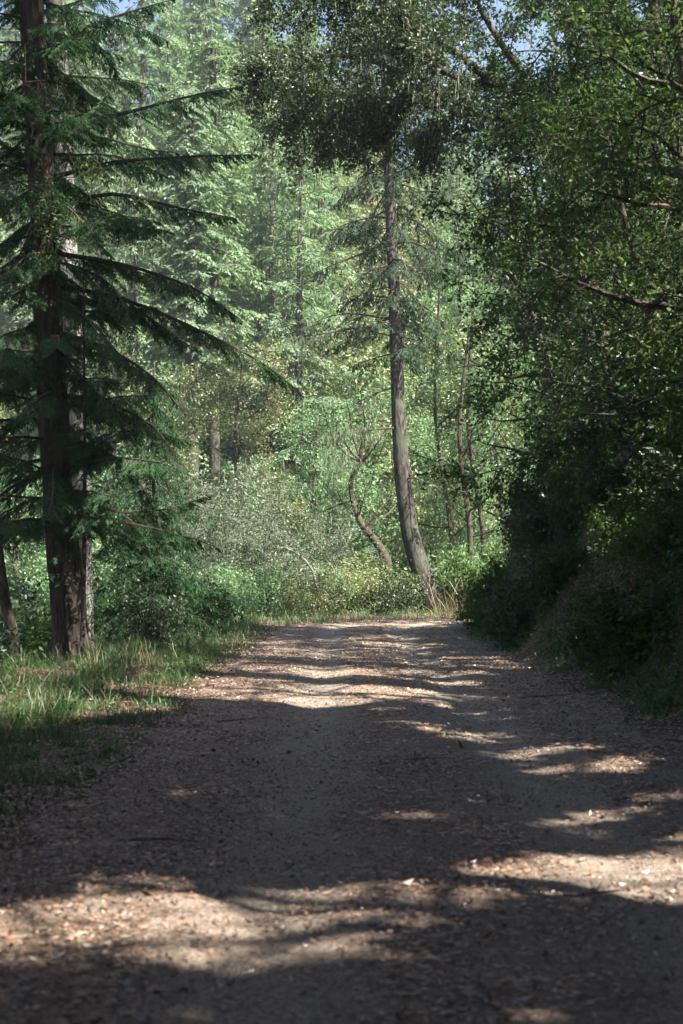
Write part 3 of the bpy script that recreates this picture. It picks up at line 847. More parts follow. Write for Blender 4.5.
r = np.random.default_rng(330)
for k, (x, y, H) in enumerate(((8.9, 13.2, 34), (9.8, 16.6, 33), (8.6, 9.6, 31))):
    b = np.array([x, y, float(terrain(x, y)) - 0.3])
    w = Geo(); tube(w, np.array([[0, 0, 0], [0.1, 0, H * 0.5], [0, 0.1, H]]), [0.45, 0.3, 0.05], 12, rough=0.06, seed=k)
    f = Geo(); tw = Geo()
    conifer(r, tw, f, H, 13, 4.2, 70, lambda z: np.array([0, 0, z]), slope=(-15, 10), bend=-0.05, brad=0.05, prof=lambda s: 1.0 - 0.5 * s,
            lat_step=0.22, lat_len=1.0, sub_step=0.13, sub=(0.3, 0.07), droop=0.4, hang=0.4, lat_tubes=False,
            keepf=lambda P_, r_: r_.random(len(P_)) >= lit(*sunproj(P_ + b)))
    t = tree_parts('redwood_tree', 'towering roadside redwood standing just out of view and shading the verge', 'tree', b, w, f, M['redwood_bark'], M['redwood_needle'], group='towering redwoods out of view', twigs=tw)

# ================================================================== MIDDLE DISTANCE AND FAR SLOPE
def proto_broad(seed, H, length, leafm, leaf, per, nl, name, barkm='oak_bark', rad=0.16, t0=0.18, strands=0, sub_n=7, el=(0, 60), grp=None, lab='x', droop=0.2):
    r = np.random.default_rng(seed)
    tp = spline([[0, 0, -0.4], [0.2, 0.1, H * 0.35], [-0.15, 0.15, H * 0.7], [0.1, 0, H]], 18)
    w = Geo(); tube(w, tp, np.linspace(rad, rad * 0.25, 18), 8, rough=0.06, seed=seed)
    lim = broad_limbs(r, tp, t0, nl, length, el, rad * 0.4)
    add_limb_tubes(w, lim, 5)
    f = Geo()
    leafy(r, w, f, lim, sub_n=sub_n, sub_len=1.4, twigs=6, twig_len=0.7, per=per, leaf=leaf, sub_r=0.025, start=0.1, spread=0.2, strands=strands, twig_tubes=False, droop=droop)
    t = thing(name, lab, 'tree', (0, 0, 0), 0, grp)
    w.build('trunk', M[barkm], t, smooth=True)
    f.build('crown', [M[leafm], M['lichen']] if strands else M[leafm], t)
    return t

def proto_conifer(seed, H, rmax, n, leafm, barkm, sub, name, z0=2.0, rad=0.25, lichen=False, grp=None, lab='x'):
    r = np.random.default_rng(seed)
    w = Geo(); tube(w, np.array([[0, 0, -0.5], [0.05, 0, H * 0.5], [0, 0.05, H]]), [rad, rad * 0.6, 0.03], 8)
    f = Geo()
    conifer(r, w, f, H * 0.99, z0, rmax, n, lambda z: np.array([0, 0, z]), slope=(-25, 25), bend=-0.07, brad=0.045, lat_step=0.22, lat_len=1.25, sub_step=0.2,
            sub=sub, droop=0.25, hang=0.3, lat_tubes=False, tube_n=3)
    if lichen:
        V = f.arrays()[0][::4]
        idx = r.integers(0, len(V), 700)
        leaves(f, V[idx], nrm(r.normal(size=(700, 3)) * 0.12 + [0, 0, -1]), r.normal(size=(700, 3)), r.uniform(0.3, 0.9, 700), 0.06, 1)
    t = thing(name, lab, 'tree', (0, 0, 0), 0, grp)
    w.build('trunk', M[barkm], t, smooth=True)
    f.build('crown', [M[leafm], M['lichen']] if lichen else M[leafm], t)
    return t

G_FIR, G_BRD, G_LIC = 'firs on the sunlit far slope', 'broadleaf trees on the sunlit far slope', 'lichen-hung firs on the sunlit far slope'
L_FIR, L_BRD, L_LIC = 'sunlit green fir among many on the slope across the valley', 'light green broadleaf tree among many on the slope across the valley', 'pale fir hung with grey lichen on the slope across the valley'
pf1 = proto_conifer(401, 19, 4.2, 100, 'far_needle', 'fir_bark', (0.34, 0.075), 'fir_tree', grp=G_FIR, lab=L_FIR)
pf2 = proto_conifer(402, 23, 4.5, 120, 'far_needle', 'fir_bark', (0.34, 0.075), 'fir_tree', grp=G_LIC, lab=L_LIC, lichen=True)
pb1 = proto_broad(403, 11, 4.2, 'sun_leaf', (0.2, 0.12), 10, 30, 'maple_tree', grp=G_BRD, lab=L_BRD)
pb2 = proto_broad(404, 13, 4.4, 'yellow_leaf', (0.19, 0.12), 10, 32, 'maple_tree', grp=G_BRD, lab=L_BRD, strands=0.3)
protos = [pf1, pf2, pb1, pb2]
used = [False] * 4
r = np.random.default_rng(500)
spots = []
tries = 0
while len(spots) < 105 and tries < 6000:
    tries += 1
    y = r.uniform(66, 108); x = r.uniform(-0.27 * y - 3, 0.27 * y + 3)
    if all((x - a) ** 2 + ((y - c) * 1.1) ** 2 > 11.5 for a, c, *_ in spots):
        spots.append((x, y))
for x, y in spots:
    k = r.choice(4, p=[0.2, 0.18, 0.34, 0.28])
    if y < 76:
        k = 2 + (k % 2)
    s = r.uniform(0.8, 1.25) * (0.85 if y < 76 else 1)
    loc = (x, y, float(terrain(x, y)) - 0.2); rz = r.uniform(0, 6.28)
    if not used[k]:
        used[k] = True
        protos[k].location = loc; protos[k].rotation_euler = (0, 0, rz); protos[k].scale = (s, s, s)
    else:
        dup(protos[k], loc, rz, (s, s, s * r.uniform(0.9, 1.15)))

for px, d, k, s in ((95, 84, 0, 1.5), (135, 78, 1, 1.35), (165, 90, 1, 1.5), (232, 82, 0, 1.55), (262, 92, 1, 1.5), (290, 84, 1, 1.4), (320, 95, 0, 1.5), (60, 92, 1, 1.5), (20, 86, 0, 1.5), (205, 96, 1, 1.6), (120, 97, 0, 1.5), (300, 77, 1, 1.45), (140, 88, 1, 1.75), (270, 80, 0, 1.6)):
    x = (px - 341.5) / F_PX * d
    dup(protos[k], (x, d, float(terrain(x, d)) - 0.2), r.uniform(0, 6.28), (s * 0.95, s * 0.95, s))

# the wood beyond reads as one mass
def bake(geo, root, loc, rz, s):
    for ch in root.children:
        mi = 0 if ch.name.startswith('trunk') else 1
        me = ch.data
        V = np.empty(len(me.vertices) * 3, np.float32); me.vertices.foreach_get('co', V); V = V.reshape(-1, 3)
        Q = np.empty(len(me.loops), np.int32); me.loops.foreach_get('vertex_index', Q)
        c, s_ = math.cos(rz), math.sin(rz)
        V = np.stack([V[:, 0] * c - V[:, 1] * s_, V[:, 0] * s_ + V[:, 1] * c, V[:, 2]], 1) * s + np.array(loc)
        geo.add(V, Q.reshape(-1, 4), mi)
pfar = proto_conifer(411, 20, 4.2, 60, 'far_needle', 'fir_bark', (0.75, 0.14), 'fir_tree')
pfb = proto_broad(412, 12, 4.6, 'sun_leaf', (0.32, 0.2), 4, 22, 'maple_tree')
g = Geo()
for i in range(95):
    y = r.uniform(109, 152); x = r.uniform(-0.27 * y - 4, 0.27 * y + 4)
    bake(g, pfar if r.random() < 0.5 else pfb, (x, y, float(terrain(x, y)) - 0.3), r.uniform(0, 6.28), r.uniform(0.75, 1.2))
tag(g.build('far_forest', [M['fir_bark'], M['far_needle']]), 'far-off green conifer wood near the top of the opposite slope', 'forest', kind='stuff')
for p_ in (pfar, pfb):
    for ch in list(p_.children):
        bpy.data.objects.remove(ch)
    bpy.data.objects.remove(p_)

# two dark bare trunks standing in the middle distance on the left
for px, dk, rt, top, lab in ((190, 66, 0.36, 150, 'thick dark trunk in the middle distance, left one of the close pair'),
                             (213, 69, 0.30, 100, 'straight dark trunk in the middle distance, right one of the close pair')):
    r = np.random.default_rng(px)
    b = at(px + 2, 600, dk); b[2] = float(terrain(b[0], b[1])) - 0.2
    w = Geo(); tp = spline([b, at(px + 1, 400, dk), at(px, 250, dk), at(px - 2, top, dk), at(px - 2, top - 70, dk)], 24)
    tube(w, tp - b, np.linspace(rt, rt * 0.45, 24), 12, rough=0.06, seed=px)
    f = Geo(); tw = Geo()
    def tf(z):
        return np.array([np.interp(z + b[2], tp[:, 2], tp[:, k]) for k in range(3)]) - b
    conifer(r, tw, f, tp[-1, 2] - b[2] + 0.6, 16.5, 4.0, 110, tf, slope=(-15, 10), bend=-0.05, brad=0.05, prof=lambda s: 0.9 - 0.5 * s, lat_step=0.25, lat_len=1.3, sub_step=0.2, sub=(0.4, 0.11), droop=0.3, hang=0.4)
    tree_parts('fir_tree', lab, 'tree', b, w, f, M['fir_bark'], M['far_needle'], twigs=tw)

# the yellowish sunlit crown left of centre, and mid-distance trees beside it
def mid_tree(seed, px, d, pytop, length, leafm, label, name='maple_tree', leaf=(0.11, 0.065), per=14, nl=30, barkm='oak_bark', strands=0, dens=10):
    r = np.random.default_rng(seed)
    x = (px - 341.5) / F_PX * d
    b = np.array([x, d, float(terrain(x, d)) - 0.2])
    H = 1.5 + (HOR - pytop) / F_PX * d - b[2] - length * 0.25
    tp = spline([b, b + [0.2, 0, H * 0.35], b + [-0.2, 0, H * 0.7], b + [0.1, 0, H]], 18) - b
    w = Geo(); tube(w, tp, np.linspace(0.16, 0.04, 18), 9, rough=0.06, seed=seed)
    lim = broad_limbs(r, tp, 0.12, nl, length, (-5, 50), 0.06, prof=lambda s: 1.0 - 0.45 * s)
    tw = Geo(); add_limb_tubes(tw, lim, 5)
    f = Geo()
    leafy(r, tw, f, lim, sub_n=dens, sub_len=1.2, twigs=6, twig_len=0.6, per=per, leaf=leaf, sub_r=0.016, start=0.12, spread=0.15, strands=strands)
    return tree_parts(name, label, 'tree', b, w, f, M[barkm], [M[leafm], M['lichen']] if strands else M[leafm], twigs=tw)
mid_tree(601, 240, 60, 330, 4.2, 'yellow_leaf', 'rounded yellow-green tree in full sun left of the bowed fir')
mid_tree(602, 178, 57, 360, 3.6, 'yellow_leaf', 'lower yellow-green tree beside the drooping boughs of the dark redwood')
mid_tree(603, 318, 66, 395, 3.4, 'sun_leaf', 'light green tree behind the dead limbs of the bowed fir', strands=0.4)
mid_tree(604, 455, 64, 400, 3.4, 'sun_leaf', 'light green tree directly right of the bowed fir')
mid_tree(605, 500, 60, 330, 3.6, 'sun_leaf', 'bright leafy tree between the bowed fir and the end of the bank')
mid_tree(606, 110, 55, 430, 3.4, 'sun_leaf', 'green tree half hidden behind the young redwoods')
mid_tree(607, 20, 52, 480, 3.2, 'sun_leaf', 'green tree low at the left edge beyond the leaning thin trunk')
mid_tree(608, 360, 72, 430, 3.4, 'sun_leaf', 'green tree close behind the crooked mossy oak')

# grey twiggy lichen-covered shrubs
def twiggy(seed, px, d, pyt, wid, label, n=15):
    r = np.random.default_rng(seed)
    x = (px - 341.5) / F_PX * d
    b = np.array([x, d, float(terrain(x, d)) - 0.1])
    H = 1.5 + (HOR - pyt) / F_PX * d - b[2]
    lim = []
    for i in range(n):
        a = r.uniform(0, 6.28); lean = r.uniform(0.1, 0.8)
        lim.append((wander(r, b * 0 + [r.normal() * 0.25, r.normal() * 0.25, 0], [math.cos(a) * lean * wid / H * 1.5, math.sin(a) * lean * 0.6, 1], H * r.uniform(0.6, 1.0), 9, 0.16), 0.03))
    w = Geo(); add_limb_tubes(w, lim, 5)
    f = Geo(); tw = Geo()
    leafy(r, tw, f, lim, sub_n=8, sub_len=0.9, twigs=7, twig_len=0.5, per=6, leaf=(0.09, 0.045), sub_r=0.012, start=0.2, spread=0.12, strands=0.15)
    t = thing('twiggy_shrub', label, 'shrub', b, 0, 'grey twiggy shrubs past the left verge')
    w.build('stems', M['grey_twig'], t); tw.build('branches', M['grey_twig'], t); f.build('foliage', [M['grey_leaf'], M['lichen']], t)
    return t
twiggy(621, 205, 48, 455, 2.0, 'pale grey twiggy shrub half bare under the yellow-green tree')
twiggy(622, 262, 50, 470, 2.4, 'grey lichen-covered shrub with tangled twigs midway between redwood and bowed fir')
twiggy(623, 318, 53, 500, 2.0, 'small grey twiggy shrub just left of the crooked mossy oak')
twiggy(624, 160, 46, 470, 2.0, 'bare grey shrub half hidden by the dark redwood boughs')

# arched dead grey branch by the verge
r = np.random.default_rng(630)
b = at(312, 592, 50); b[2] = float(terrain(b[0], b[1]))
g = Geo(); p0 = spline([at(318, 592, 50), at(312, 570, 50), at(300, 556, 50), at(284, 548, 50), at(268, 550, 50)], 14) - b
tube(g, p0, np.linspace(0.06, 0.015, 14), 7, rough=0.05)
for k in (5, 7, 9, 11):
    tube(g, wander(r, p0[k], [r.normal(), r.normal() * 0.4, 0.6], 0.8, 5, 0.2), np.linspace(0.02, 0.005, 6), 4, cap=False)
o = g.build('dead_branch', M['grey_twig'], smooth=True); o.location = b
tag(o, 'arched pale dead branch over the low bushes at the end of the verge', 'branch')

# ------------------------------------------------------------------ shrubs, several kinds
def proto_shrub(seed, leafm, leaf, H=1.5, wid=1.2, n=14, per=9, name='leafy_shrub', sub_n=16):
    r = np.random.default_rng(seed)
    lim = []
    for i in range(n):
        a = r.uniform(0, 6.28)
        lim.append((wander(r, [r.normal() * 0.1, r.normal() * 0.1, -0.1], [math.cos(a) * wid / H * r.uniform(.1, 1.2), math.sin(a) * wid / H * r.uniform(.1, 1.2), 1], H * r.uniform(0.6, 1.05), 6, 0.16, -0.02), 0.014))
    w = Geo(); add_limb_tubes(w, lim, 4)
    f = Geo()
    leafy(r, w, f, lim, sub_n=sub_n, sub_len=0.5, twigs=6, twig_len=0.25, per=per, leaf=leaf, sub_r=0.006, start=0.1, spread=0.07, flat=0.6)
    t = thing(name, 'x', 'shrub')
    w.build('stems', M['twig_bark'], t); f.build('foliage', M[leafm], t)
    return t
kinds = {
    'sun': proto_shrub(701, 'sun_leaf', (0.075, 0.035)),
    'yel': proto_shrub(702, 'yellow_leaf', (0.06, 0.03)),
    'dark': proto_shrub(703, 'oak_leaf', (0.08, 0.045), per=9, wid=1.4),
    'bay': proto_shrub(704, 'bay_leaf', (0.095, 0.045), per=10, wid=1.5),
    'grey': proto_shrub(705, 'grey_leaf', (0.05, 0.025), per=5),
}
first = set()
def place(kind, x, y, s, label, group=None, rz=None, dz=0.0, rr=None):
    rr = rr or r
    rz = rr.uniform(0, 6.28) if rz is None else rz
    loc = (x, y, float(terrain(x, y)) + dz)
    sc3 = (s * rr.uniform(0.9, 1.15), s * rr.uniform(0.9, 1.15), s * rr.uniform(0.85, 1.1))
    if kind not in first:
        first.add(kind)
        t = kinds[kind]; t.location = loc; t.rotation_euler = (0, 0, rz); t.scale = sc3
        t['label'] = label
        if group:
            t['group'] = group
        return t
    t = dup(kinds[kind], loc, rz, sc3, label)
    if group:
        t['group'] = group
    elif 'group' in t:
        del t['group']
    return t
r = np.random.default_rng(710)
G1 = 'low bushes along the outside of the bend'
for px, d, k, s in ((180, 43, 'sun', 1.0), (205, 46, 'grey', 1.1), (225, 45, 'sun', 0.9), (240, 48, 'grey', 1.0), (262, 47.5, 'sun', 1.0), (285, 49, 'yel', 0.9), (305, 50, 'grey', 1.1),
                    (322, 51, 'yel', 1.1), (340, 51.5, 'sun', 0.9), (352, 52, 'yel', 1.15), (368, 52.5, 'yel', 0.9), (382, 52, 'grey', 0.75), (335, 54, 'yel', 1.3), (295, 53, 'yel', 1.3),
                    (250, 51, 'yel', 1.2), (215, 49, 'sun', 1.3), (165, 47, 'sun', 1.5), (470, 55, 'sun', 1.2), (492, 54, 'bay', 1.4), (360, 56, 'yel', 1.5)):
    x = (px - 341.5) / F_PX * d
    lab = {'sun': 'low fresh green bush in the row outside the bend', 'yel': 'low olive-yellow bush in the row outside the bend',
           'grey': 'low grey-green bush in the row outside the bend', 'bay': 'low dark green bush in the row outside the bend'}[k]
    place(k, x, d, s * 1.45, lab, G1 + {'sun': ', fresh green', 'yel': ', olive-yellow', 'grey': ', grey-green', 'bay': ', dark green'}[k])
place('dark', (396 - 341.5) / F_PX * 52.3, 52.3, 1.25, 'dark round bush at the foot of the bowed fir, left side')
place('dark', (392 - 341.5) / F_PX * 54, 54, 1.2, 'dark bush second to the left of the foot of the bowed fir')
place('dark', (296 - 341.5) / F_PX * 51, 51.5, 1.0, 'small dark bush at the end of the dead branch')
place('dark', (296 - 341.5) / F_PX * 56, 56, 2.3, 'upright dark-leaved bush rising behind the grey twiggy shrubs')
# dark bushes left of the verge
for i, (x, y, s, k, lab) in enumerate((
        (-4.0, 33, 1.0, 'dark', 'shaded bush right of the dark redwood, third row back'), (-5.6, 31, 1.3, 'bay', 'shaded bush directly behind the dark redwood foot'),
        (-3.7, 27.8, 0.75, 'dark', 'small shaded bush between the redwood foot and the road edge'), (-6.6, 27, 1.2, 'bay', 'shaded bush left of the dark redwood foot'),
        (-4.2, 37, 1.2, 'bay', 'half-sunlit bush on the left verge before the bend'), (-3.6, 41, 1.0, 'sun', 'sunlit bush closest to the road on the left verge before the bend'),
        (-5.4, 39, 1.5, 'sun', 'sunlit tall bush behind the left verge before the bend'), (-7.0, 34, 1.7, 'dark', 'large dark bush well behind the redwood on the drop'),
        (-5.9, 22.5, 0.8, 'dark', 'low dark bush at the left frame edge in front of the thin trunk'), (-8.0, 30, 1.8, 'bay', 'large green bush on the drop at the left edge'),
        (-5.6, 45, 1.5, 'sun', 'sunlit bush past the young redwoods'), (-8.0, 41, 2.0, 'sun', 'large sunlit bush down the drop behind the young redwoods'))):
    place(k, x, y, s, lab)
# bushes clothing the bank
GB = 'bushes clothing the steep bank'
r = np.random.default_rng(720)
n_ = 0
for y in np.arange(11, 46, 1.55):
    for row in range(3):
        yy = y + r.uniform(-0.7, 0.7)
        t_ = (0.5, 1.5, 2.6)[row] + r.uniform(-0.3, 0.3)
        s_target = 2.75 + t_
        x = s_target + 0.65 if yy < 38 else 9.65 - math.sqrt(max(0.1, (9 - s_target) ** 2 - (yy - 38) ** 2)) if (9 - s_target) > (yy - 38) else None
        if x is None:
            continue
        if -1.9 < yy - 24.6 + 2.0 * (x - 3.5) < 0.8 and x < 5.6:
            continue
        k = ['bay', 'dark', 'bay', 'sun'][r.integers(0, 4)] if yy > 34 else ['bay', 'dark', 'dark'][r.integers(0, 3)]
        lab = {'bay': 'dark green broad-leaved bush among those clothing the steep bank', 'dark': 'small-leaved dark bush among those clothing the steep bank', 'sun': 'lighter green bush near the far end of the steep bank'}[k]
        place(k, x, yy, r.uniform(0.3, 1.0) * (1 + 0.25 * row), lab, GB + {'bay': ', broad-leaved', 'dark': ', small-leaved', 'sun': ', lighter green'}[k], dz=-0.1)
# the leafy spray low on the right edge
place('bay', 5.3, 18.8, 0.95, 'bright-leaved bush leaning from the bank at the right edge below the bay tree')

# ------------------------------------------------------------------ ground cover on the bank, grass, litter, stones
r = np.random.default_rng(800)
n = 90000
y = r.uniform(6, 50, n); x = r.uniform(3.0, 12.5, n)
s = road_s(x, y)
patch = 0.95 * np.exp(-(((y - 24.6 + 2.0 * (x - 3.5) + 0.5 * sines(x, y, 52, 1.5, 3)) / 0.5) ** 2)) * (s < 4.8)
k = (s > 2.75 + 0.2 * sines(x, y, 51, 2, 3)) & (r.random(n) > patch * 1.15) & (x < 3.5 + 0.25 * y)
x, y = x[k], y[k]
eps = 0.05
nx = -(terrain(x + eps, y) - terrain(x - eps, y)) / (2 * eps); ny = -(terrain(x, y + eps) - terrain(x, y - eps)) / (2 * eps)
N = nrm(np.stack([nx, ny, np.ones_like(nx)], 1))
C = np.stack([x, y, terrain(x, y)], 1) + N * (np.abs(r.normal(size=(len(x), 1))) * 0.12 + 0.01)
T = nrm(r.normal(size=C.shape) + [0, 0, -0.3])
g = Geo(); sz = r.uniform(0.5, 1.4, len(C))
leaves(g, C, T, N + r.normal(size=C.shape) * 0.5, 0.08 * sz, 0.045 * sz, r.integers(0, 1), 0.1)
tag(g.build('bank_undergrowth', M['bay_leaf']), 'low creeping leaves covering the steep bank', 'undergrowth', kind='stuff')
# roots hanging out of the cut bank, stones in it
r = np.random.default_rng(808)
for i, (y0, x0, lab) in enumerate(((24.0, 3.9, 'pale root crossing the bare dirt strip of the bank near its foot'), (23.0, 4.3, 'twisted root halfway up the bare dirt strip of the bank'),
                                   (22.2, 4.7, 'root tangle at the top of the bare dirt strip of the bank'))):
    g = Geo()
    p0 = [np.array([0, 0, 0.02])]
    for j in range(9):
        q = p0[-1] + [-0.13 + r.normal() * 0.05, r.normal() * 0.11, 0]
        q[2] = float(terrain(x0 + q[0], y0 + q[1]) - terrain(x0, y0)) + 0.03
        p0.append(q)
    tube(g, np.array(p0), np.linspace(0.028, 0.007, 10), 7, rough=0.1, seed=i)
    for j in (3, 5, 7):
        tube(g, wander(r, p0[j], [-0.3, r.normal(), -0.6], 0.4, 5, 0.25), np.linspace(0.01, 0.002, 6), 5, cap=False)
    o = g.build('exposed_root', M['grey_twig'], smooth=True); o.location = (x0, y0, float(terrain(x0, y0))); tag(o, lab, 'root')
# dry grass on the bare strip
r = np.random.default_rng(801)
n = 2600
s_ = r.uniform(2.7, 4.6, n); x = s_ + 0.65; y = 24.6 - 2.0 * (x - 3.5) + r.normal(size=n) * 0.55
C = np.stack([x, y, terrain(x, y)], 1)
g = Geo(); blades(g, C, nrm(r.normal(size=(n, 3)) * [0.5, 0.5, 0.25] + [-0.5, 0, 0.35]), r.uniform(0.12, 0.4, n), 0.009, r.uniform(0.2, 0.9, n), r)
tag(g.build('dry_bank_grass', M['dry_grass']), 'dry straw-coloured grass hanging down the bare strip of the bank', 'grass', kind='stuff')

r = np.random.default_rng(802)
def grass_zone(n, xr, yr, dens):
    x = r.uniform(*xr, n); y = r.uniform(*yr, n)
    k = r.random(n) < dens(x, y)
    return x[k], y[k]
g = Geo(); gd = Geo()
def dl(x, y):
    s = road_s(x, y)
    e = 2.35 + 0.55 * sines(x * 0.5, y, 61, 4.5, 3)
    e = e - 0.5 * (y < 13)
    d = sstep(e - 0.05, e + 1.0, -s) * (0.15 + 0.85 * (sines(x, y, 62, 1.6, 3) > -0.05))
    return d * np.where(y < 14, 0.8, 1.0)
for (n, xr, yr, ln, wd) in ((120000, (-6.5, -1.0), (4.5, 15), (0.08, 0.26), 0.007), (60000, (-7, -1.4), (15, 30), (0.1, 0.32), 0.009), (45000, (-8, 4.5), (30, 53), (0.12, 0.4), 0.014)):
    x, y = grass_zone(n, xr, yr, dl)
    n2 = len(x)
    C = np.stack([x, y, terrain(x, y) - 0.01], 1)
    tall = np.where(sines(x, y, 63, 1.1, 2) > 0.3, 1.55, 0.65) * sstep(-0.3, 1.2, -road_s(x, y) - 2.3) + 0.25
    dry = r.random(n2) < 0.24
    T = nrm(r.normal(size=(n2, 3)) * [0.35, 0.35, 0.1] + [0, 0, 1])
    L = r.uniform(*ln, n2) * tall
    blades(g, C[~dry], T[~dry], L[~dry], wd, r.uniform(0.1, 0.9, (~dry).sum()), r)
    blades(gd, C[dry], T[dry], L[dry], wd * 0.7, r.uniform(0.1, 0.8, dry.sum()), r)
# right verge
def dr(x, y):
    s = road_s(x, y)
    e = 2.55 + 0.4 * sines(y, x * 0.4, 64, 3.0, 3)
    return sstep(e, e + 0.4, s) * sstep(4.0, 3.4, s)
x, y = grass_zone(52000, (2.6, 6.0), (8, 46), dr)
C = np.stack([x, y, terrain(x, y) - 0.01], 1); n2 = len(x)
blades(g, C, nrm(r.normal(size=(n2, 3)) * [0.35, 0.35, 0.1] + [-0.2, 0, 1]), r.uniform(0.08, 0.34, n2), 0.009, r.uniform(0.2, 0.9, n2), r)
tag(g.build('grass', M['grass_blade']), 'short green grass and weeds on both verges of the road', 'grass', kind='stuff')
tag(gd.build('dry_grass', M['dry_grass']), 'scattered straw-coloured dry grass blades in the left verge', 'grass', kind='stuff')

# taller tufts, each a thing
def tuft(seed, n, L, W, mat, name='grass_tuft'):
    r = np.random.default_rng(seed)
    g = Geo()
    a = r.uniform(0, 6.28, n); C = np.stack([np.cos(a), np.sin(a), a * 0], 1) * np.abs(r.normal(size=(n, 1))) * 0.05
    blades(g, C, nrm(np.stack([np.cos(a) * .35, np.sin(a) * .35, np.ones(n)], 1) + r.normal(size=(n, 3)) * 0.12), r.uniform(0.5, 1, n) * L, W, r.uniform(0.15, 0.9, n), r)
    return g.build(name, mat)
green_t = tuft(1, 60, 0.5, 0.012, M['grass_blade'])
dry_t = tuft(2, 16, 0.75, 0.008, M['dry_grass'])
r = np.random.default_rng(803)
tf_ = {}
def put_tuft(src, x, y, s, label, group):
    if src.name not in tf_:
        tf_[src.name] = 1; o = src
    else:
        o = src.copy(); col.objects.link(o)
    o.location = (x, y, float(terrain(x, y)) - 0.01); o.scale = (s, s, s * r.uniform(0.9, 1.2)); o.rotation_euler = (0, 0, r.uniform(0, 6.28))
    tag(o, label, 'grass tuft', group)
for i in range(26):
    y = r.uniform(8, 40); x = -2.6 - abs(r.normal()) * 1.4
    put_tuft(green_t, x, y, r.uniform(0.7, 1.2), 'green grass tuft among those on the left verge', 'green tufts on the left verge')
for i in range(12):
    y = r.uniform(14, 26); x = -3.0 - r.random() * 1.7
    put_tuft(dry_t, x, y, r.uniform(0.7, 1.1), 'arching dry straw tuft among those on the left verge', 'dry tufts on the left verge')
for i in range(22):
    y = r.uniform(12, 42); x = 3.45 + r.uniform(0, 0.5)
    put_tuft(green_t, x, y, r.uniform(0.7, 1.25), 'green grass tuft among those at the foot of the bank', 'green tufts at the foot of the bank')
for i, (px, d) in enumerate(((446, 48.3), (453, 48.6), (460, 48.2), (466, 48.8), (440, 48.9))):
    x = (px - 341.5) / F_PX * d
    put_tuft(dry_t, x, d, 2.7, 'tall pale dry stalks at the inside of the bend among others alike', 'tall dry stalks at the bend')

# broad-leaved weeds in the verge
r = np.random.default_rng(806)
n = 26000
x = r.uniform(-6.5, -1.6, n); y = r.uniform(5, 34, n)
k = r.random(n) < dl(x, y) * (sines(x, y, 66, 1.3, 3) > 0.1)
x, y = x[k], y[k]
C = np.stack([x, y, terrain(x, y) + r.random(len(x)) ** 1.5 * 0.22], 1)
g = Geo(); q = r.uniform(0.5, 1.5, len(x))
leaves(g, C, nrm(r.normal(size=C.shape) * [1, 1, 0.4]), nrm(r.normal(size=C.shape) * 0.5 + [0, 0, 1]), 0.055 * q, 0.032 * q, 0, 0.12)
tag(g.build('verge_weeds', M['bay_leaf']), 'low broad-leaved weeds mixed into the left verge', 'weeds', kind='stuff')

# fallen twigs
r = np.random.default_rng(807)
for i, (px, py, L_, lab) in enumerate(((215, 722, 0.5, 'short pale twig on the shaded left side of the road'), (520, 700, 0.7, 'crooked twig near the right edge of the road below the bank'),
        (610, 800, 0.35, 'small twig on the right half of the road between two sun patches'), (120, 850, 0.45, 'forked twig among leaves at the left edge of the road'),
        (405, 760, 0.3, 'tiny twig in the middle of the long shade'), (250, 668, 0.9, 'long thin stick along the left edge of the road before the bend'),
        (560, 905, 0.3, 'thin twig lying at the lower right in the near sun patch'), (60, 760, 0.8, 'thick dead stick in the shaded grass on the left'))):
    d = 1.5 * F_PX / (py - HOR); x = (px - 341.5) / F_PX * d
    z = max(float(road_z(x, d)) + 0.035, float(terrain(x, d)))
    a = r.uniform(-0.6, 0.6)
    g = Geo(); p0 = wander(r, [0, 0, 0.02], [math.cos(a), math.sin(a), 0.02], L_, 6, 0.16); p0[:, 2] = 0.012 + np.abs(p0[:, 2]) * 0.25
    tube(g, p0, np.linspace(0.010, 0.004, 7) * (0.6 + L_), 6)
    tube(g, np.array([p0[3], p0[3] + [0.1 * L_ * 2, 0.12, 0.02]]), [0.005, 0.002], 4, cap=False)
    o = g.build('fallen_twig', M['grey_twig']); o.location = (x, d, z); tag(o, lab, 'twig')

# fallen leaves
r = np.random.default_rng(804)
g = Geo()
for n, yr, sz, xr in ((120000, (4.2, 12), 0.037, (-4, 4.6)), (70000, (12, 26), 0.05, (-4.2, 5)), (14000, (26, 46), 0.07, (-3.4, 5))):
    x = r.uniform(*xr, n); y = r.uniform(*yr, n)
    s = road_s(x, y)
    edge = sstep(0.4, 2.6, np.abs(s))
    centre_ = (0.32 + 0.5 * sstep(0, 0.5, sines(x, y, 71, 2.6, 4))) * (1 - 0.3 * np.exp(-((s + 0.95) / 0.4) ** 2) - 0.3 * np.exp(-((s - 0.8) / 0.4) ** 2))
    k = (r.random(n) < centre_ + (0.9 - centre_) * edge * np.where(y < 14, 1, 0.75)) & (s < 3.4)
    x, y = x[k], y[k]
    z = np.where(np.abs(road_s(x, y)) < 2.5, np.maximum(road_z(x, y) + 0.035, terrain(x, y)), terrain(x, y)) + r.uniform(0.004, 0.02, len(x))
    N = nrm(r.normal(size=(len(x), 3)) * 0.32 + [0, 0, 1])
    q = sz * (0.35 + 0.95 * r.random(len(x)) ** 2 + 0.9 * (r.random(len(x)) < 0.02))
    leaves(g, np.stack([x, y, z], 1), nrm(r.normal(size=(len(x), 3)) * [1, 1, 0.15]), N, q, q * r.uniform(0.3, 0.6, len(x)), 0, 0.12)
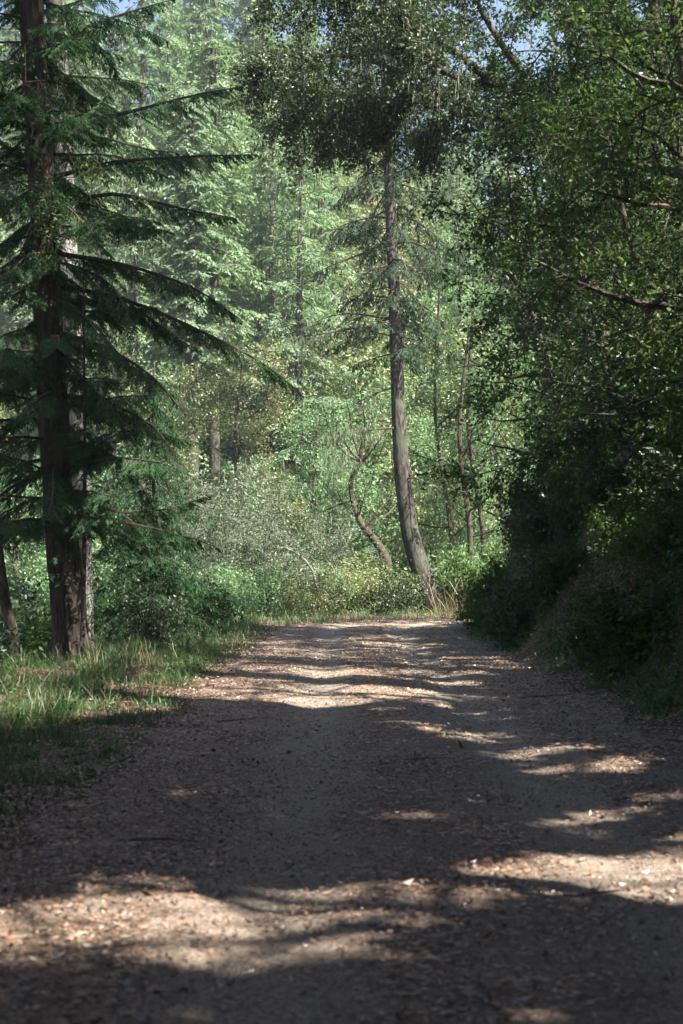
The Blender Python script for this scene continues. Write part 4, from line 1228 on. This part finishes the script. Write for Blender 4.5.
tag(g.build('leaf_litter', M['litter_leaf']), 'brown and tan fallen leaves scattered over road and verge', 'leaf litter', kind='stuff')

# gravel
r = np.random.default_rng(805)
n = 9000
x = r.uniform(-2.2, 3.6, n); y = 4.2 + 28 * r.random(n) ** 1.5
q = r.uniform(0.003, 0.009, n) * (1 + y / 25)
z = np.maximum(road_z(x, y) + 0.035, terrain(x, y)) + q * 0.25
base = np.array([[-1, -1, -.6], [1, -1, -.6], [1, 1, -.6], [-1, 1, -.6], [-.6, -.6, .7], [.6, -.6, .7], [.6, .6, .7], [-.6, .6, .7]])
V = np.stack([x, y, z], 1)[:, None] + base[None] * q[:, None, None] * r.uniform(0.6, 1.3, (n, 8, 3))
fq = np.array([[0, 1, 5, 4], [1, 2, 6, 5], [2, 3, 7, 6], [3, 0, 4, 7], [4, 5, 6, 7]])
g = Geo(); g.add(V, fq[None] + (np.arange(n) * 8)[:, None, None])
m, nt, out = new_mat('stone')
gi = nt.nodes.new('ShaderNodeNewGeometry')
c = ramp(nt, [(0, (0.12, 0.095, 0.08)), (0.6, (0.3, 0.25, 0.2)), (1, (0.5, 0.44, 0.38))], gi.outputs['Random Per Island'])
p = nt.nodes.new('ShaderNodeBsdfPrincipled'); nt.links.new(c, p.inputs['Base Color']); p.inputs['Roughness'].default_value = 0.8
nt.links.new(p.outputs[0], out.inputs[0])
M['stone'] = m
tag(g.build('gravel', m), 'small grey stones loose on the dirt road', 'gravel', kind='stuff')

# ------------------------------------------------------------------ haze in the valley air
bpy.ops.mesh.primitive_cube_add(size=1)
hz = bpy.context.object
hz.name = 'haze'
hz.scale = (200, 300, 120)
hz.location = (0, 109, 40)
m, nt, out = new_mat('haze')
pv = nt.nodes.new('ShaderNodeVolumePrincipled')
pv.inputs['Color'].default_value = (0.85, 0.95, 1.0, 1)
pv.inputs['Density'].default_value = 0.0005
pv.inputs['Anisotropy'].default_value = 0.2
nt.links.new(pv.outputs[0], out.inputs['Volume'])
hz.data.materials.append(m)
tag(hz, 'thin bluish air haze filling the valley', 'haze', kind='stuff')
